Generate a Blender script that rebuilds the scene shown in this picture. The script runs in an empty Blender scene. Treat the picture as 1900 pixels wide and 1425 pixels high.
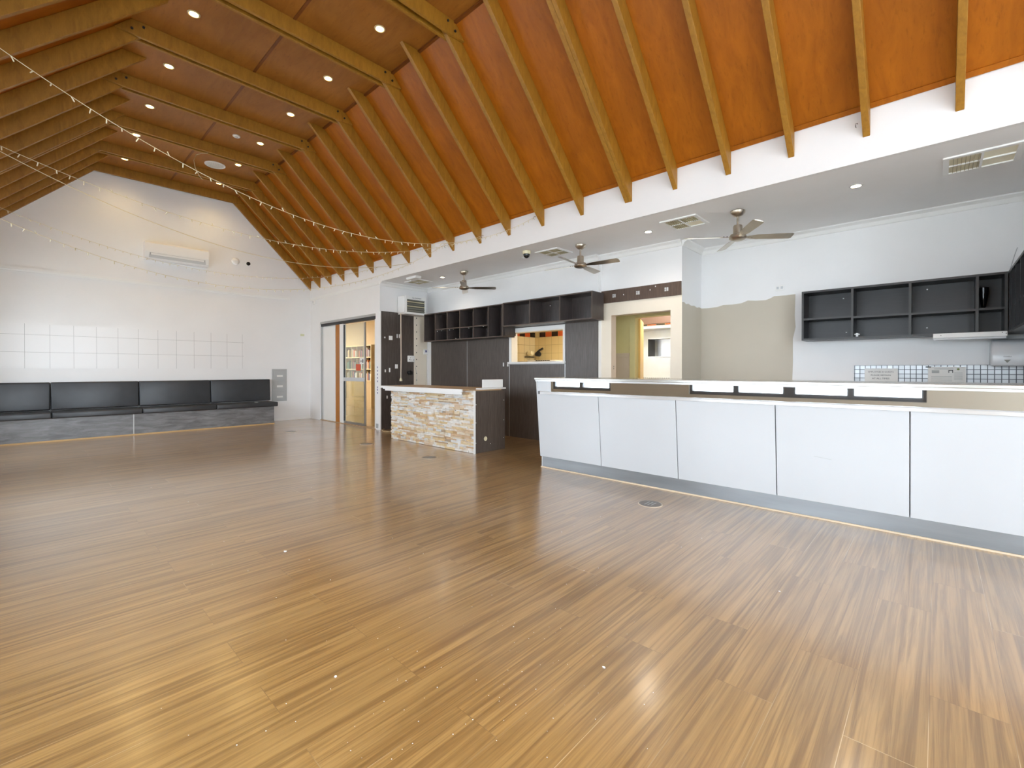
import bpy, bmesh, math, random
from mathutils import Vector, Matrix
random.seed(7)
C = bpy.context.scene.collection
SC = bpy.context.scene
pi = math.pi

# ------------------------------------------------------------------ camera
F_PX, CX, CY = 843.5, 958.1, 690.8            # focal length and principal point for a 1900x1425 frame
YAW, PITCH, ROLL = 0.8245, -0.0056, 0.0003
fwd = Vector((math.sin(YAW), math.cos(YAW), 0)); rgt = Vector((math.cos(YAW), -math.sin(YAW), 0)); up = Vector((0, 0, 1))
fwd, up = fwd*math.cos(PITCH)+up*math.sin(PITCH), up*math.cos(PITCH)-fwd*math.sin(PITCH)
rgt, up = rgt*math.cos(ROLL)+up*math.sin(ROLL), up*math.cos(ROLL)-rgt*math.sin(ROLL)
cd = bpy.data.cameras.new('camera'); cam = bpy.data.objects.new('camera', cd); C.objects.link(cam)
cd.sensor_fit = 'HORIZONTAL'; cd.sensor_width = 36; cd.lens = F_PX/1900*36
cd.shift_x = (950-CX)/1900; cd.shift_y = (CY-712.5)/1900
cd.clip_start = 0.05; cd.clip_end = 200
M = Matrix((rgt, up, -fwd)).transposed().to_4x4(); M.translation = Vector((0, 0, 1.2)); cam.matrix_world = M
SC.camera = cam

# ------------------------------------------------------------------ world, windows' daylight, exposure
SC.view_settings.view_transform = 'Standard'; SC.view_settings.look = 'None'
SC.view_settings.gamma = 1; SC.view_settings.use_curve_mapping = False
SC.view_settings.exposure = 0.68
W = bpy.data.worlds.new('sky'); SC.world = W; W.use_nodes = True
W.node_tree.nodes['Background'].inputs[0].default_value = (0.80, 0.905, 1.0, 1)
W.node_tree.nodes['Background'].inputs[1].default_value = 7.0

def area(name, loc, rot, sx, sy, power, col=(1, 1, 1), portal=False):
    l = bpy.data.lights.new(name, 'AREA'); l.shape = 'RECTANGLE'; l.size = sx; l.size_y = sy; l.energy = power; l.color = col
    o = bpy.data.objects.new(name, l); C.objects.link(o); o.location = loc; o.rotation_euler = rot
    if portal: l.cycles.is_portal = True
    return o
# portals: only guide the sky light through the window openings, added ones included
area('window_portal', (-0.97, 1.93, 1.62), (0, -pi/2, 0), 1.9, 3.7, 1, portal=True)
area('window_portal', (-0.97, 6.45, 1.62), (0, -pi/2, 0), 1.9, 1.8, 1, portal=True)
area('window_portal', (-0.97, 9.35, 1.62), (0, -pi/2, 0), 1.9, 2.0, 1, portal=True)
area('window_portal', (-0.97, -1.9, 1.62), (0, -pi/2, 0), 1.9, 2.0, 1, portal=True)  # left window added out of view for more daylight
area('window_portal', (0.85, -3.23, 1.45), (-pi/2, 0, 0), 2.7, 2.6, 1, portal=True)  # rear window added out of view for daylight
area('window_portal', (2.0, -3.23, 3.7), (-pi/2, 0, 0), 2.6, 1.6, 1, portal=True)  # gable opening added behind the camera to light the roof

# ------------------------------------------------------------------ materials
def lin(c):
    return tuple(((x/255)/12.92 if x/255 <= .04045 else (((x/255)+.055)/1.055)**2.4) for x in c)+(1,)
MATS = {}
def base_mat(name):
    m = bpy.data.materials.new(name); m.use_nodes = True; MATS[name] = m
    nt = m.node_tree; return m, nt, nt.nodes['Principled BSDF']
def N(nt, t, **kw):
    n = nt.nodes.new(t)
    for k, v in kw.items(): setattr(n, k, v)
    return n
def coords(nt, scale=(1, 1, 1)):
    tc = N(nt, 'ShaderNodeTexCoord'); mp = N(nt, 'ShaderNodeMapping'); mp.inputs['Scale'].default_value = scale
    nt.links.new(tc.outputs['Object'], mp.inputs[0]); return mp.outputs[0]
def ramp(nt, fac, stops):
    r = N(nt, 'ShaderNodeValToRGB'); e = r.color_ramp.elements
    while len(e) < len(stops): e.new(0.5)
    for i, (p, c) in enumerate(stops): e[i].position = p; e[i].color = c
    nt.links.new(fac, r.inputs[0]); return r.outputs[0]
def noise(nt, vec, scale, detail=4, dist=0, rough=.5):
    n = N(nt, 'ShaderNodeTexNoise'); n.inputs['Scale'].default_value = scale; n.inputs['Detail'].default_value = detail
    n.inputs['Distortion'].default_value = dist; n.inputs['Roughness'].default_value = rough
    if vec is not None: nt.links.new(vec, n.inputs['Vector'])
    return n.outputs[0]
def mix(nt, a, b, f, mode='MIX'):
    n = N(nt, 'ShaderNodeMix', data_type='RGBA', blend_type=mode)
    for sock, v in ((n.inputs[0], f), (n.inputs[6], a), (n.inputs[7], b)):
        if isinstance(v, (int, float, tuple)): sock.default_value = v
        else: nt.links.new(v, sock)
    return n.outputs[2]
def bump(nt, bsdf, h, strength=.2, dist=.01):
    b = N(nt, 'ShaderNodeBump'); b.inputs['Strength'].default_value = strength; b.inputs['Distance'].default_value = dist
    nt.links.new(h, b.inputs['Height']); nt.links.new(b.outputs[0], bsdf.inputs['Normal'])
def plain(name, rgb, rough=.5, metal=0, var=.06, scale=3, bmp=0, spec=.5, sc=(1, 1, 1)):
    """paint / plastic / metal with a faint procedural mottling"""
    m, nt, b = base_mat(name); c = lin(rgb)
    v = coords(nt, sc); n = noise(nt, v, scale, 5)
    lo = tuple(x*(1-var) for x in c[:3])+(1,); hi = tuple(min(1, x*(1+var)) for x in c[:3])+(1,)
    nt.links.new(ramp(nt, n, [(.3, lo), (.7, hi)]), b.inputs['Base Color'])
    b.inputs['Roughness'].default_value = rough; b.inputs['Metallic'].default_value = metal
    b.inputs['Specular IOR Level'].default_value = spec
    if bmp: bump(nt, b, noise(nt, v, scale*12, 3), bmp, .002)
    return m
def streak(name, rgb, rgb2, sc, rough=.35, scale=6, spec=.5, bmp=.05):
    """wood grain / laminate streaks: long along the axis with the small scale"""
    m, nt, b = base_mat(name)
    v = coords(nt, sc); n = noise(nt, v, scale, 8, .6, .65); n2 = noise(nt, coords(nt, (1, 1, 1)), 1.3, 3)
    col = ramp(nt, n, [(.32, lin(rgb2)), (.68, lin(rgb))])
    col = mix(nt, col, (0, 0, 0, 1), .0)
    g = ramp(nt, n2, [(.3, (.86, .86, .86, 1)), (.7, (1, 1, 1, 1))])
    nt.links.new(mix(nt, col, g, 1.0, 'MULTIPLY'), b.inputs['Base Color'])
    b.inputs['Roughness'].default_value = rough; b.inputs['Specular IOR Level'].default_value = spec
    if bmp: bump(nt, b, n, bmp, .004)
    return m
def emit(name, rgb, s):
    m, nt, b = base_mat(name); nt.nodes.remove(b); e = N(nt, 'ShaderNodeEmission'); e.inputs[0].default_value = lin(rgb); e.inputs[1].default_value = s
    nt.links.new(e.outputs[0], nt.nodes['Material Output'].inputs[0]); return m

WHITE = plain('white_wall_paint', (238, 238, 238), .55, var=.015, scale=2, bmp=.03)
WHITEG = plain('white_gloss_panel', (204, 207, 210), .22, var=.01)
TRIMW = plain('white_trim', (240, 240, 238), .4, var=.01)
SOFFIT = plain('soffit_paint', (242, 242, 242), .6, var=.015)
TAN = plain('tan_old_paint', (196, 188, 172), .6, var=.03, scale=2)
CREAM = plain('cream_paint', (238, 228, 210), .55, var=.02)
YCREAM = plain('yellowed_paint', (214, 204, 150), .5, var=.05)
PINK = plain('beige_dado_paint', (205, 190, 172), .5, var=.05)
RAFT = streak('stained_rafter', (172, 122, 36), (146, 100, 24), (5, 5, 1.2), .5, 5, bmp=.05)
PLY = None
STEEL = plain('brushed_steel', (205, 205, 205), .28, 1, .05, 8, sc=(1, .05, 8))
STEELD = plain('kick_steel', (146, 149, 152), .38, 1, .12, 4, sc=(1, .3, 3))
STEELS = plain('kitchen_steel', (225, 228, 230), .35, .8, .05, 3)
RAIL = plain('bright_rail', (226, 228, 230), .2, .45, .04, 5, sc=(1, 1, 1))
MIRROR = plain('mirror', (235, 238, 238), .02, 1, .0)
NICKEL = plain('brushed_nickel', (190, 180, 165), .3, 1, .06, 10)
ALU = plain('aluminium', (190, 190, 190), .35, .9, .04)
WENGE = streak('wenge_laminate', (100, 90, 84), (70, 62, 57), (9, 9, .5), .33, 9, bmp=.02)
WENGEB = streak('wenge_shelf', (84, 76, 74), (58, 52, 50), (9, 9, .6), .32, 9, bmp=.02)
EDGE = streak('shelf_edge', (98, 84, 76), (80, 68, 60), (9, 9, .6), .4, 9, bmp=0)
BLACKB = streak('black_shelf', (36, 36, 38), (27, 27, 29), (5, .7, 9), .36, 7, bmp=.02)
BLACKE = plain('black_shelf_edge', (54, 54, 54), .4, var=.05)
VINYL = plain('black_vinyl', (52, 54, 57), .33, var=.12, scale=6, bmp=.08)
BENCHL = streak('bench_laminate', (144, 145, 146), (96, 94, 96), (.8, 1, 4), .35, 4, bmp=.02)
BLACK = plain('black_plastic', (22, 22, 24), .35, var=.1)
WFRAME = plain('window_frame_grey', (98, 98, 100), .4, .3, .05)
DARK = plain('dark_metal', (52, 52, 54), .4, .5, .1)
GREYP = plain('grey_plastic', (176, 178, 178), .4, var=.04)
GREYL = plain('light_grey_plastic', (205, 207, 207), .35, var=.03)
CREAMP = plain('cream_plastic', (226, 218, 184), .45, var=.06)
CREAMP2 = plain('vent_cream', (244, 238, 212), .5, var=.03)
PAPER = plain('paper', (232, 232, 228), .5, var=.02)
INK = plain('ink', (96, 98, 100), .6, var=.1)
INKL = plain('pale_ink', (178, 182, 180), .6, var=.1)
ORANGE = streak('orange_timber', (196, 128, 44), (168, 100, 28), (9, 9, .7), .4, 6)
BRASSW = plain('wire_white', (206, 192, 156), .5, var=.02)
BULB = plain('bulb_plastic', (216, 206, 176), .3, var=.02)
DISC = plain('floor_box_metal', (128, 120, 112), .35, .6, .12, 30)
REDP = plain('red_sticker', (214, 92, 60), .5, var=.02)
GREENP = plain('green_badge', (120, 130, 62), .5, var=.05)
BLUEP = plain('blue_ink', (92, 92, 140), .5)
TILEK = None
GROUND = plain('pale_bounce_ground', (236, 235, 232), .8, var=.05)  # unseen ground, kept pale to bounce daylight up to the ceilings
BROWNW = plain('brown_wall_paint', (198, 172, 128), .6, var=.03)
TANB = plain('tan_counter_top', (178, 150, 116), .4, var=.08)
DL = emit('lamp_glow_warm', (255, 206, 120), 22.0)
DLW = emit('lamp_glow_white', (255, 236, 205), 12.0)
FILLGLOW = emit('added_lamp_glow', (255, 246, 225), 8.0)  # glow of the lamps added in the side rooms

def make_floor():
    m, nt, b = base_mat('timber_laminate_floor')
    v = coords(nt)
    mp = N(nt, 'ShaderNodeMapping'); mp.inputs['Location'].default_value = (0.18, -0.0155, 0); nt.links.new(v, mp.inputs[0]); v = mp.outputs[0]
    br = N(nt, 'ShaderNodeTexBrick'); br.offset = .36; br.offset_frequency = 2
    br.inputs['Color1'].default_value = (0, 0, 0, 1); br.inputs['Color2'].default_value = (1, 1, 1, 1); br.inputs['Mortar'].default_value = (.5, .5, .5, 1)
    br.inputs['Scale'].default_value = 1; br.inputs['Brick Width'].default_value = 1.22; br.inputs['Row Height'].default_value = .2065
    br.inputs['Mortar Size'].default_value = .0011; br.inputs['Mortar Smooth'].default_value = .2
    nt.links.new(v, br.inputs['Vector'])
    # every plank reads the grain at its own offset
    sc = N(nt, 'ShaderNodeVectorMath', operation='SCALE'); sc.inputs['Scale'].default_value = 13.7; nt.links.new(br.outputs['Color'], sc.inputs[0])
    ad = N(nt, 'ShaderNodeVectorMath', operation='ADD'); nt.links.new(v, ad.inputs[0]); nt.links.new(sc.outputs[0], ad.inputs[1])
    def mapped(s):
        q = N(nt, 'ShaderNodeMapping'); q.inputs['Scale'].default_value = s; nt.links.new(ad.outputs[0], q.inputs[0]); return q.outputs[0]
    warp = noise(nt, mapped((.38, 2.6, 1)), 1.0, 2, 0)
    wv = N(nt, 'ShaderNodeMath', operation='MULTIPLY'); wv.inputs[1].default_value = 30; nt.links.new(warp, wv.inputs[0])
    fr = N(nt, 'ShaderNodeMath', operation='SINE'); nt.links.new(wv.outputs[0], fr.inputs[0])
    rings = ramp(nt, fr.outputs[0], [(.2, (0, 0, 0, 1)), (1, (1, 1, 1, 1))])
    fine = noise(nt, mapped((1.3, 60, 1)), 1.0, 10, .8, .68)
    mid = noise(nt, mapped((.55, 19, 1)), 1.0, 5, 1.6, .6)
    broad = noise(nt, mapped((.4, 8, 1)), 1.0, 4, .8, .55)
    c = ramp(nt, broad, [(.2, lin((164, 126, 72))), (.5, lin((178, 139, 82))), (.85, lin((190, 152, 94)))])
    c = mix(nt, c, lin((124, 90, 48)), ramp(nt, fine, [(.36, (.6, .6, .6, 1)), (.56, (0, 0, 0, 1))]))
    c = mix(nt, c, lin((134, 102, 56)), mix(nt, (.0, .0, .0, 1), (.26, .26, .26, 1), rings))
    tint = ramp(nt, br.outputs['Color'], [(0, (.97, .97, .97, 1)), (1, (1.02, 1.01, 1.0, 1))])
    c = mix(nt, c, lin((112, 80, 42)), ramp(nt, mid, [(.40, (.6, .6, .6, 1)), (.54, (0, 0, 0, 1))]))
    c = mix(nt, c, tint, 1.0, 'MULTIPLY')
    # the joints are paler on some boards
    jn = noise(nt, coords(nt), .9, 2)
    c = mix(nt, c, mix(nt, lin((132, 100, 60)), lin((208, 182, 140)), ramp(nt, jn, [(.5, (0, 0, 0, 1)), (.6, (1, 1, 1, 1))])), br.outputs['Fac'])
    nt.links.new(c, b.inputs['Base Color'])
    rn = noise(nt, coords(nt), 1.4, 4)
    r = ramp(nt, rn, [(.3, (.30, .30, .30, 1)), (.7, (.38, .38, .38, 1))]); nt.links.new(r, b.inputs['Roughness'])
    b.inputs['Specular IOR Level'].default_value = .95; b.inputs['Coat Weight'].default_value = 1.0; b.inputs['Coat Roughness'].default_value = .17; b.inputs['Coat IOR'].default_value = 1.65
    return m
FLOOR = make_floor()

def make_ply(name, a, bcol, sc):
    m, nt, b = base_mat(name)
    v = coords(nt, sc)
    n1 = noise(nt, v, 1.0, 6, 1.2, .6); n2 = noise(nt, coords(nt, (1, 1, 1)), 1.1, 3); n3 = noise(nt, v, 5, 5, .3, .7)
    c = ramp(nt, n1, [(.3, lin(bcol)), (.7, lin(a))])
    c = mix(nt, c, lin(tuple(x*.7 for x in bcol)), ramp(nt, n3, [(.55, (0, 0, 0, 1)), (.75, (.5, .5, .5, 1))]))
    c = mix(nt, c, ramp(nt, n2, [(.35, (.82, .82, .82, 1)), (.65, (1, 1, 1, 1))]), 1.0, 'MULTIPLY')
    nt.links.new(c, b.inputs['Base Color']); b.inputs['Roughness'].default_value = .42; b.inputs['Specular IOR Level'].default_value = .35
    return m
PLY = make_ply('stained_plywood', (180, 104, 12), (160, 88, 8), (2.5, 9, 2.5))
PLYF = make_ply('stained_plywood_flat', (168, 110, 44), (150, 94, 34), (8, 1.6, 1))

def make_grid(name, tile, grout, w, h, mortar, axis='yz', rough=.2, metal=0, var=.06, off=(0, 0)):
    """square tiles; axis gives the two object axes that span the wall"""
    m, nt, b = base_mat(name)
    tc = N(nt, 'ShaderNodeTexCoord'); sx = N(nt, 'ShaderNodeSeparateXYZ'); cb = N(nt, 'ShaderNodeCombineXYZ')
    nt.links.new(tc.outputs['Object'], sx.inputs[0])
    for i, a in enumerate(axis):
        ad = N(nt, 'ShaderNodeMath', operation='ADD'); ad.inputs[1].default_value = off[i]+100*(w if i == 0 else h)
        nt.links.new(sx.outputs[a.upper()], ad.inputs[0]); nt.links.new(ad.outputs[0], cb.inputs[i])
    br = N(nt, 'ShaderNodeTexBrick'); br.offset = 0
    c = lin(tile)
    br.inputs['Color1'].default_value = tuple(x*(1-var) for x in c[:3])+(1,); br.inputs['Color2'].default_value = tuple(min(1, x*(1+var)) for x in c[:3])+(1,)
    br.inputs['Mortar'].default_value = lin(grout); br.inputs['Scale'].default_value = 1
    br.inputs['Brick Width'].default_value = w; br.inputs['Row Height'].default_value = h; br.inputs['Mortar Size'].default_value = mortar
    br.inputs['Mortar Smooth'].default_value = .1
    nt.links.new(cb.outputs[0], br.inputs['Vector']); nt.links.new(br.outputs['Color'], b.inputs['Base Color'])
    b.inputs['Roughness'].default_value = rough; b.inputs['Metallic'].default_value = metal
    inv = N(nt, 'ShaderNodeMath', operation='SUBTRACT'); inv.inputs[0].default_value = 1; nt.links.new(br.outputs['Fac'], inv.inputs[1])
    bump(nt, b, inv.outputs[0], .4, .002)
    return m
SPLASH = make_grid('metal_mosaic', (172, 174, 176), (70, 72, 75), .05, .049, .0035, 'yz', .3, .55, .12)
WTILE = make_grid('white_wall_tile', (238, 238, 238), (176, 176, 176), .3, .3, .0022, 'xz', .3, 0, .01)
KTILE = make_grid('cream_kitchen_tile', (222, 206, 166), (160, 140, 100), .2, .2, .004, 'xz', .3, 0, .03)
KTILE2 = make_grid('cream_kitchen_tile_far', (212, 190, 140), (170, 148, 104), .2, .2, .004, 'yz', .3, 0, .03)

def make_stone():
    m, nt, b = base_mat('stacked_stone')
    at = N(nt, 'ShaderNodeAttribute'); at.attribute_name = 'stone_tone'
    n = noise(nt, coords(nt, (1, 3, 14)), 3, 6, .4, .65)
    n2 = noise(nt, coords(nt, (1, 1, 1)), 9, 4)
    c = ramp(nt, at.outputs['Fac'], [(0, lin((232, 226, 216))), (.22, lin((240, 238, 234))), (.42, lin((214, 216, 218))), (.56, lin((232, 218, 190))), (.70, lin((224, 198, 150))), (.82, lin((222, 204, 182))), (.93, lin((206, 168, 128))), (1, lin((176, 160, 140)))])
    c = mix(nt, c, lin((198, 158, 96)), ramp(nt, n2, [(.52, (0, 0, 0, 1)), (.72, (.6, .6, .6, 1))]))
    c = mix(nt, c, ramp(nt, n, [(.3, (.74, .72, .7, 1)), (.7, (1.08, 1.08, 1.08, 1))]), 1.0, 'MULTIPLY')
    nt.links.new(c, b.inputs['Base Color']); b.inputs['Roughness'].default_value = .7
    bump(nt, b, n, .5, .01)
    return m
STONE = make_stone()

def make_glass(name, tint=(.93, .97, .95), refl=.12):
    m, nt, b = base_mat(name); nt.nodes.remove(b)
    t = N(nt, 'ShaderNodeBsdfTransparent'); t.inputs[0].default_value = tint+(1,)
    g = N(nt, 'ShaderNodeBsdfGlossy'); g.inputs['Roughness'].default_value = .02; g.inputs[0].default_value = (.95, 1, .98, 1)
    fr = N(nt, 'ShaderNodeFresnel'); fr.inputs[0].default_value = 1.5
    mu = N(nt, 'ShaderNodeMath', operation='MULTIPLY_ADD'); mu.inputs[1].default_value = 1.4; mu.inputs[2].default_value = refl-.04
    nt.links.new(fr.outputs[0], mu.inputs[0])
    ge = N(nt, 'ShaderNodeNewGeometry'); inv = N(nt, 'ShaderNodeMath', operation='SUBTRACT'); inv.inputs[0].default_value = 1; nt.links.new(ge.outputs['Backfacing'], inv.inputs[1])
    m2 = N(nt, 'ShaderNodeMath', operation='MULTIPLY'); nt.links.new(mu.outputs[0], m2.inputs[0]); nt.links.new(inv.outputs[0], m2.inputs[1]); mu = m2
    mx = N(nt, 'ShaderNodeMixShader'); nt.links.new(mu.outputs[0], mx.inputs[0]); nt.links.new(t.outputs[0], mx.inputs[1]); nt.links.new(g.outputs[0], mx.inputs[2])
    nt.links.new(mx.outputs[0], nt.nodes['Material Output'].inputs[0]); return m
GLASS = make_glass('door_glass', (.90, .95, .92), .30)
WGLASS = make_glass('window_glass', (.98, .98, .98), .04)

# ------------------------------------------------------------------ helpers
def bx(bm, x0, x1, y0, y1, z0, z1):
    xs = sorted((x0, x1)); ys = sorted((y0, y1)); zs = sorted((z0, z1))
    v = [bm.verts.new((x, y, z)) for z in zs for y in ys for x in xs]
    for f in ((0, 2, 3, 1), (4, 5, 7, 6), (0, 1, 5, 4), (2, 6, 7, 3), (0, 4, 6, 2), (1, 3, 7, 5)):
        bm.faces.new([v[i] for i in f])
    return v
def B(*boxes):
    bm = bmesh.new()
    for b in boxes: bx(bm, *b)
    return bm
def prism(bm, pts, axis, a, b):
    """extrude a polygon (2D pts) along axis from a to b; axis 'y': pts are (x,z); 'x': (y,z); 'z': (x,y)"""
    def P(p, t): return {'y': (p[0], t, p[1]), 'x': (t, p[0], p[1]), 'z': (p[0], p[1], t)}[axis]
    A = [bm.verts.new(P(p, a)) for p in pts]; Bv = [bm.verts.new(P(p, b)) for p in pts]; n = len(pts)
    bm.faces.new(A); bm.faces.new(Bv[::-1])
    for i in range(n): bm.faces.new((A[i], Bv[i], Bv[(i+1) % n], A[(i+1) % n]))
    return bm
def PR(pts, axis, a, b): return prism(bmesh.new(), pts, axis, a, b)
def lathe(bm, prof, c, axis='z', seg=24):
    """prof: (radius, height) pairs around an axis through c"""
    rings = []
    for r, h in prof:
        ring = []
        for i in range(seg):
            a = 2*pi*i/seg; u, w = r*math.cos(a), r*math.sin(a)
            p = {'z': (u, w, h), 'x': (h, u, w), 'y': (u, h, w)}[axis]
            ring.append(bm.verts.new((c[0]+p[0], c[1]+p[1], c[2]+p[2])))
        rings.append(ring)
    for a, b in zip(rings, rings[1:]):
        for i in range(seg): bm.faces.new((a[i], a[(i+1) % seg], b[(i+1) % seg], b[i]))
    bm.faces.new(rings[0][::-1]); bm.faces.new(rings[-1])
    return bm
def L(prof, c, axis='z', seg=24): return lathe(bmesh.new(), prof, c, axis, seg)
def tube(bm, pts, r, seg=6):
    pts = [Vector(p) for p in pts]; rings = []
    for i, p in enumerate(pts):
        d = (pts[min(i+1, len(pts)-1)]-pts[max(i-1, 0)]).normalized()
        u = d.cross(Vector((0, 0, 1)));
        if u.length < .1: u = d.cross(Vector((1, 0, 0)))
        u.normalize(); w = d.cross(u)
        rings.append([bm.verts.new(p+u*r*math.cos(2*pi*k/seg)+w*r*math.sin(2*pi*k/seg)) for k in range(seg)])
    for a, b in zip(rings, rings[1:]):
        for k in range(seg): bm.faces.new((a[k], a[(k+1) % seg], b[(k+1) % seg], b[k]))
    bm.faces.new(rings[0][::-1]); bm.faces.new(rings[-1]); return bm
def T(pts, r, seg=6): return tube(bmesh.new(), pts, r, seg)

def mesh_obj(name, bm, mat, origin=(0, 0, 0), bev=0, smooth=False, segs=2):
    bmesh.ops.recalc_face_normals(bm, faces=bm.faces)
    bmesh.ops.translate(bm, verts=bm.verts, vec=-Vector(origin))
    me = bpy.data.meshes.new(name); bm.to_mesh(me); bm.free()
    me.materials.append(mat)
    if smooth:
        for p in me.polygons: p.use_smooth = True
        me.set_sharp_from_angle(angle=math.radians(35))
    o = bpy.data.objects.new(name, me); C.objects.link(o)
    if bev:
        md = o.modifiers.new('bevel', 'BEVEL'); md.width = bev; md.segments = segs; md.limit_method = 'ANGLE'
        if segs > 2:
            for p in me.polygons: p.use_smooth = True
    return o
def tagit(o, label, cat, group=None, kind=None):
    o['label'] = label; o['category'] = cat
    if group: o['group'] = group
    if kind: o['kind'] = kind
    return o
def thing(name, label, cat, loc=(0, 0, 0), group=None, kind=None):
    o = bpy.data.objects.new(name, None); C.objects.link(o); o.location = loc; o.empty_display_size = .05
    return tagit(o, label, cat, group, kind)
def part(t, name, bm, mat, bev=0, smooth=False, segs=2, label=None, par=None):
    """bm is in world coordinates; t is the top-level Empty (never rotated while parts are added)"""
    o = mesh_obj(name, bm, mat, t.location, bev, smooth, segs)
    o.parent = par or t
    if label: o['label'] = label
    return o
def single(name, bm, mat, label, cat, group=None, bev=0, smooth=False, kind=None, segs=2):
    vs = [v.co.copy() for v in bm.verts]
    lo = [min(v[i] for v in vs) for i in range(3)]; hi = [max(v[i] for v in vs) for i in range(3)]
    org = ((lo[0]+hi[0])/2, (lo[1]+hi[1])/2, lo[2])
    o = mesh_obj(name, bm, mat, org, bev, smooth, segs); o.location = org
    return tagit(o, label, cat, group, kind)
def struct(name, bm, mat, label=None, cat=None, bev=0, smooth=False):
    o = mesh_obj(name, bm, mat, (0, 0, 0), bev, smooth); o['kind'] = 'structure'
    o['label'] = label or name.replace('_', ' '); o['category'] = cat or name.split('_')[0]
    return o
def ordn(i): return ['first', 'second', 'third', 'fourth', 'fifth', 'sixth', 'seventh', 'eighth', 'ninth', 'tenth', 'eleventh', 'twelfth', 'thirteenth', 'fourteenth', 'fifteenth', 'sixteenth', 'seventeenth', 'eighteenth', 'nineteenth', 'twentieth', 'twenty-first', 'twenty-second', 'twenty-third', 'twenty-fourth'][i]
def text_bm(txt, size, cx, cz, plane, pos, depth=.0012):
    """lettering as geometry; plane 'x' faces -X (reads along -Y), plane 'y' faces -Y (reads along +X)"""
    cu = bpy.data.curves.new('lettering', 'FONT'); cu.body = txt; cu.size = size; cu.align_x = 'CENTER'; cu.align_y = 'CENTER'; cu.extrude = depth; cu.resolution_u = 2
    ob = bpy.data.objects.new('lettering', cu); C.objects.link(ob)
    dg = bpy.context.evaluated_depsgraph_get(); me = bpy.data.meshes.new_from_object(ob.evaluated_get(dg))
    bm = bmesh.new(); bm.from_mesh(me)
    bpy.data.objects.remove(ob); bpy.data.curves.remove(cu); bpy.data.meshes.remove(me)
    for v in bm.verts:
        x, y, z = v.co
        v.co = (pos-z, cx-x, cz+y) if plane == 'x' else (cx+x, pos-z, cz+y)
    return bm
def join(a, b):
    me = bpy.data.meshes.new('tmp'); b.to_mesh(me); b.free(); a.from_mesh(me); bpy.data.meshes.remove(me); return a

# ------------------------------------------------------------------ setting: dimensions
XF, YB, ZS, XP, XW, YD = 4.795, 11.38, 2.952, 5.95, 6.72, 8.13
XL, ZP, ZC, MS = -.8, 3.385, 5.0, 1.012
XK = XF-(ZC-ZP)/MS                      # knee of the ceiling, right
XKL = XL+(ZC-ZP)/MS
YS = -3.1                               # wall behind the camera

struct('floor', B((-1.0, 9.0, -3.2, 16.6, -.12, 0)), FLOOR, 'glossy timber-look laminate floor of the hall')
single('bounce_ground', B((-40, 40, -40, 60, -.5, -.3)), GROUND, 'pale unseen ground added to bounce daylight into the hall', 'bounce_ground', kind='structure')  # added reflector outside the windows, never in view
struct('ceiling', B((XKL, XK, YS, YB, ZC, ZC+.05)), PLYF, 'flat brown stained plywood ceiling between the slopes')
struct('ceiling', PR([(XF+.06, ZP-.06*MS), (XK, ZC), (XK, ZC+.06), (XF+.06, ZP+.06-.06*MS)], 'y', YS, YB), PLY, 'orange stained plywood slope above the counter')
struct('ceiling', PR([(XL-.06, ZP-.06*MS), (XKL, ZC), (XKL, ZC+.06), (XL-.06, ZP+.06-.06*MS)], 'y', YS, YB), PLY, 'orange stained plywood slope on the window side')
# joint strips
struct('trim_1', B((1.985, 2.015, YS, YB, ZC-.008, ZC)), make_ply('joint_strip', (132, 76, 32), (112, 60, 24), (1, 1, 1)), 'joint strip along the middle of the flat ceiling', 'trim')
struct('trim_2', B((XK-.012, XK+.03, YS, YB, ZC-.022, ZC+.0)), MATS['joint_strip'], 'cover strip where flat ceiling meets right slope', 'trim')
struct('trim_3', PR([(XF, ZP), (XF-.03, ZP+.03*MS), (XF-.04, ZP+.02), (XF-.012, ZP-.012)], 'y', YS, YB), MATS['stained_plywood'], 'edge strip along the foot of the right slope', 'trim')

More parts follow.
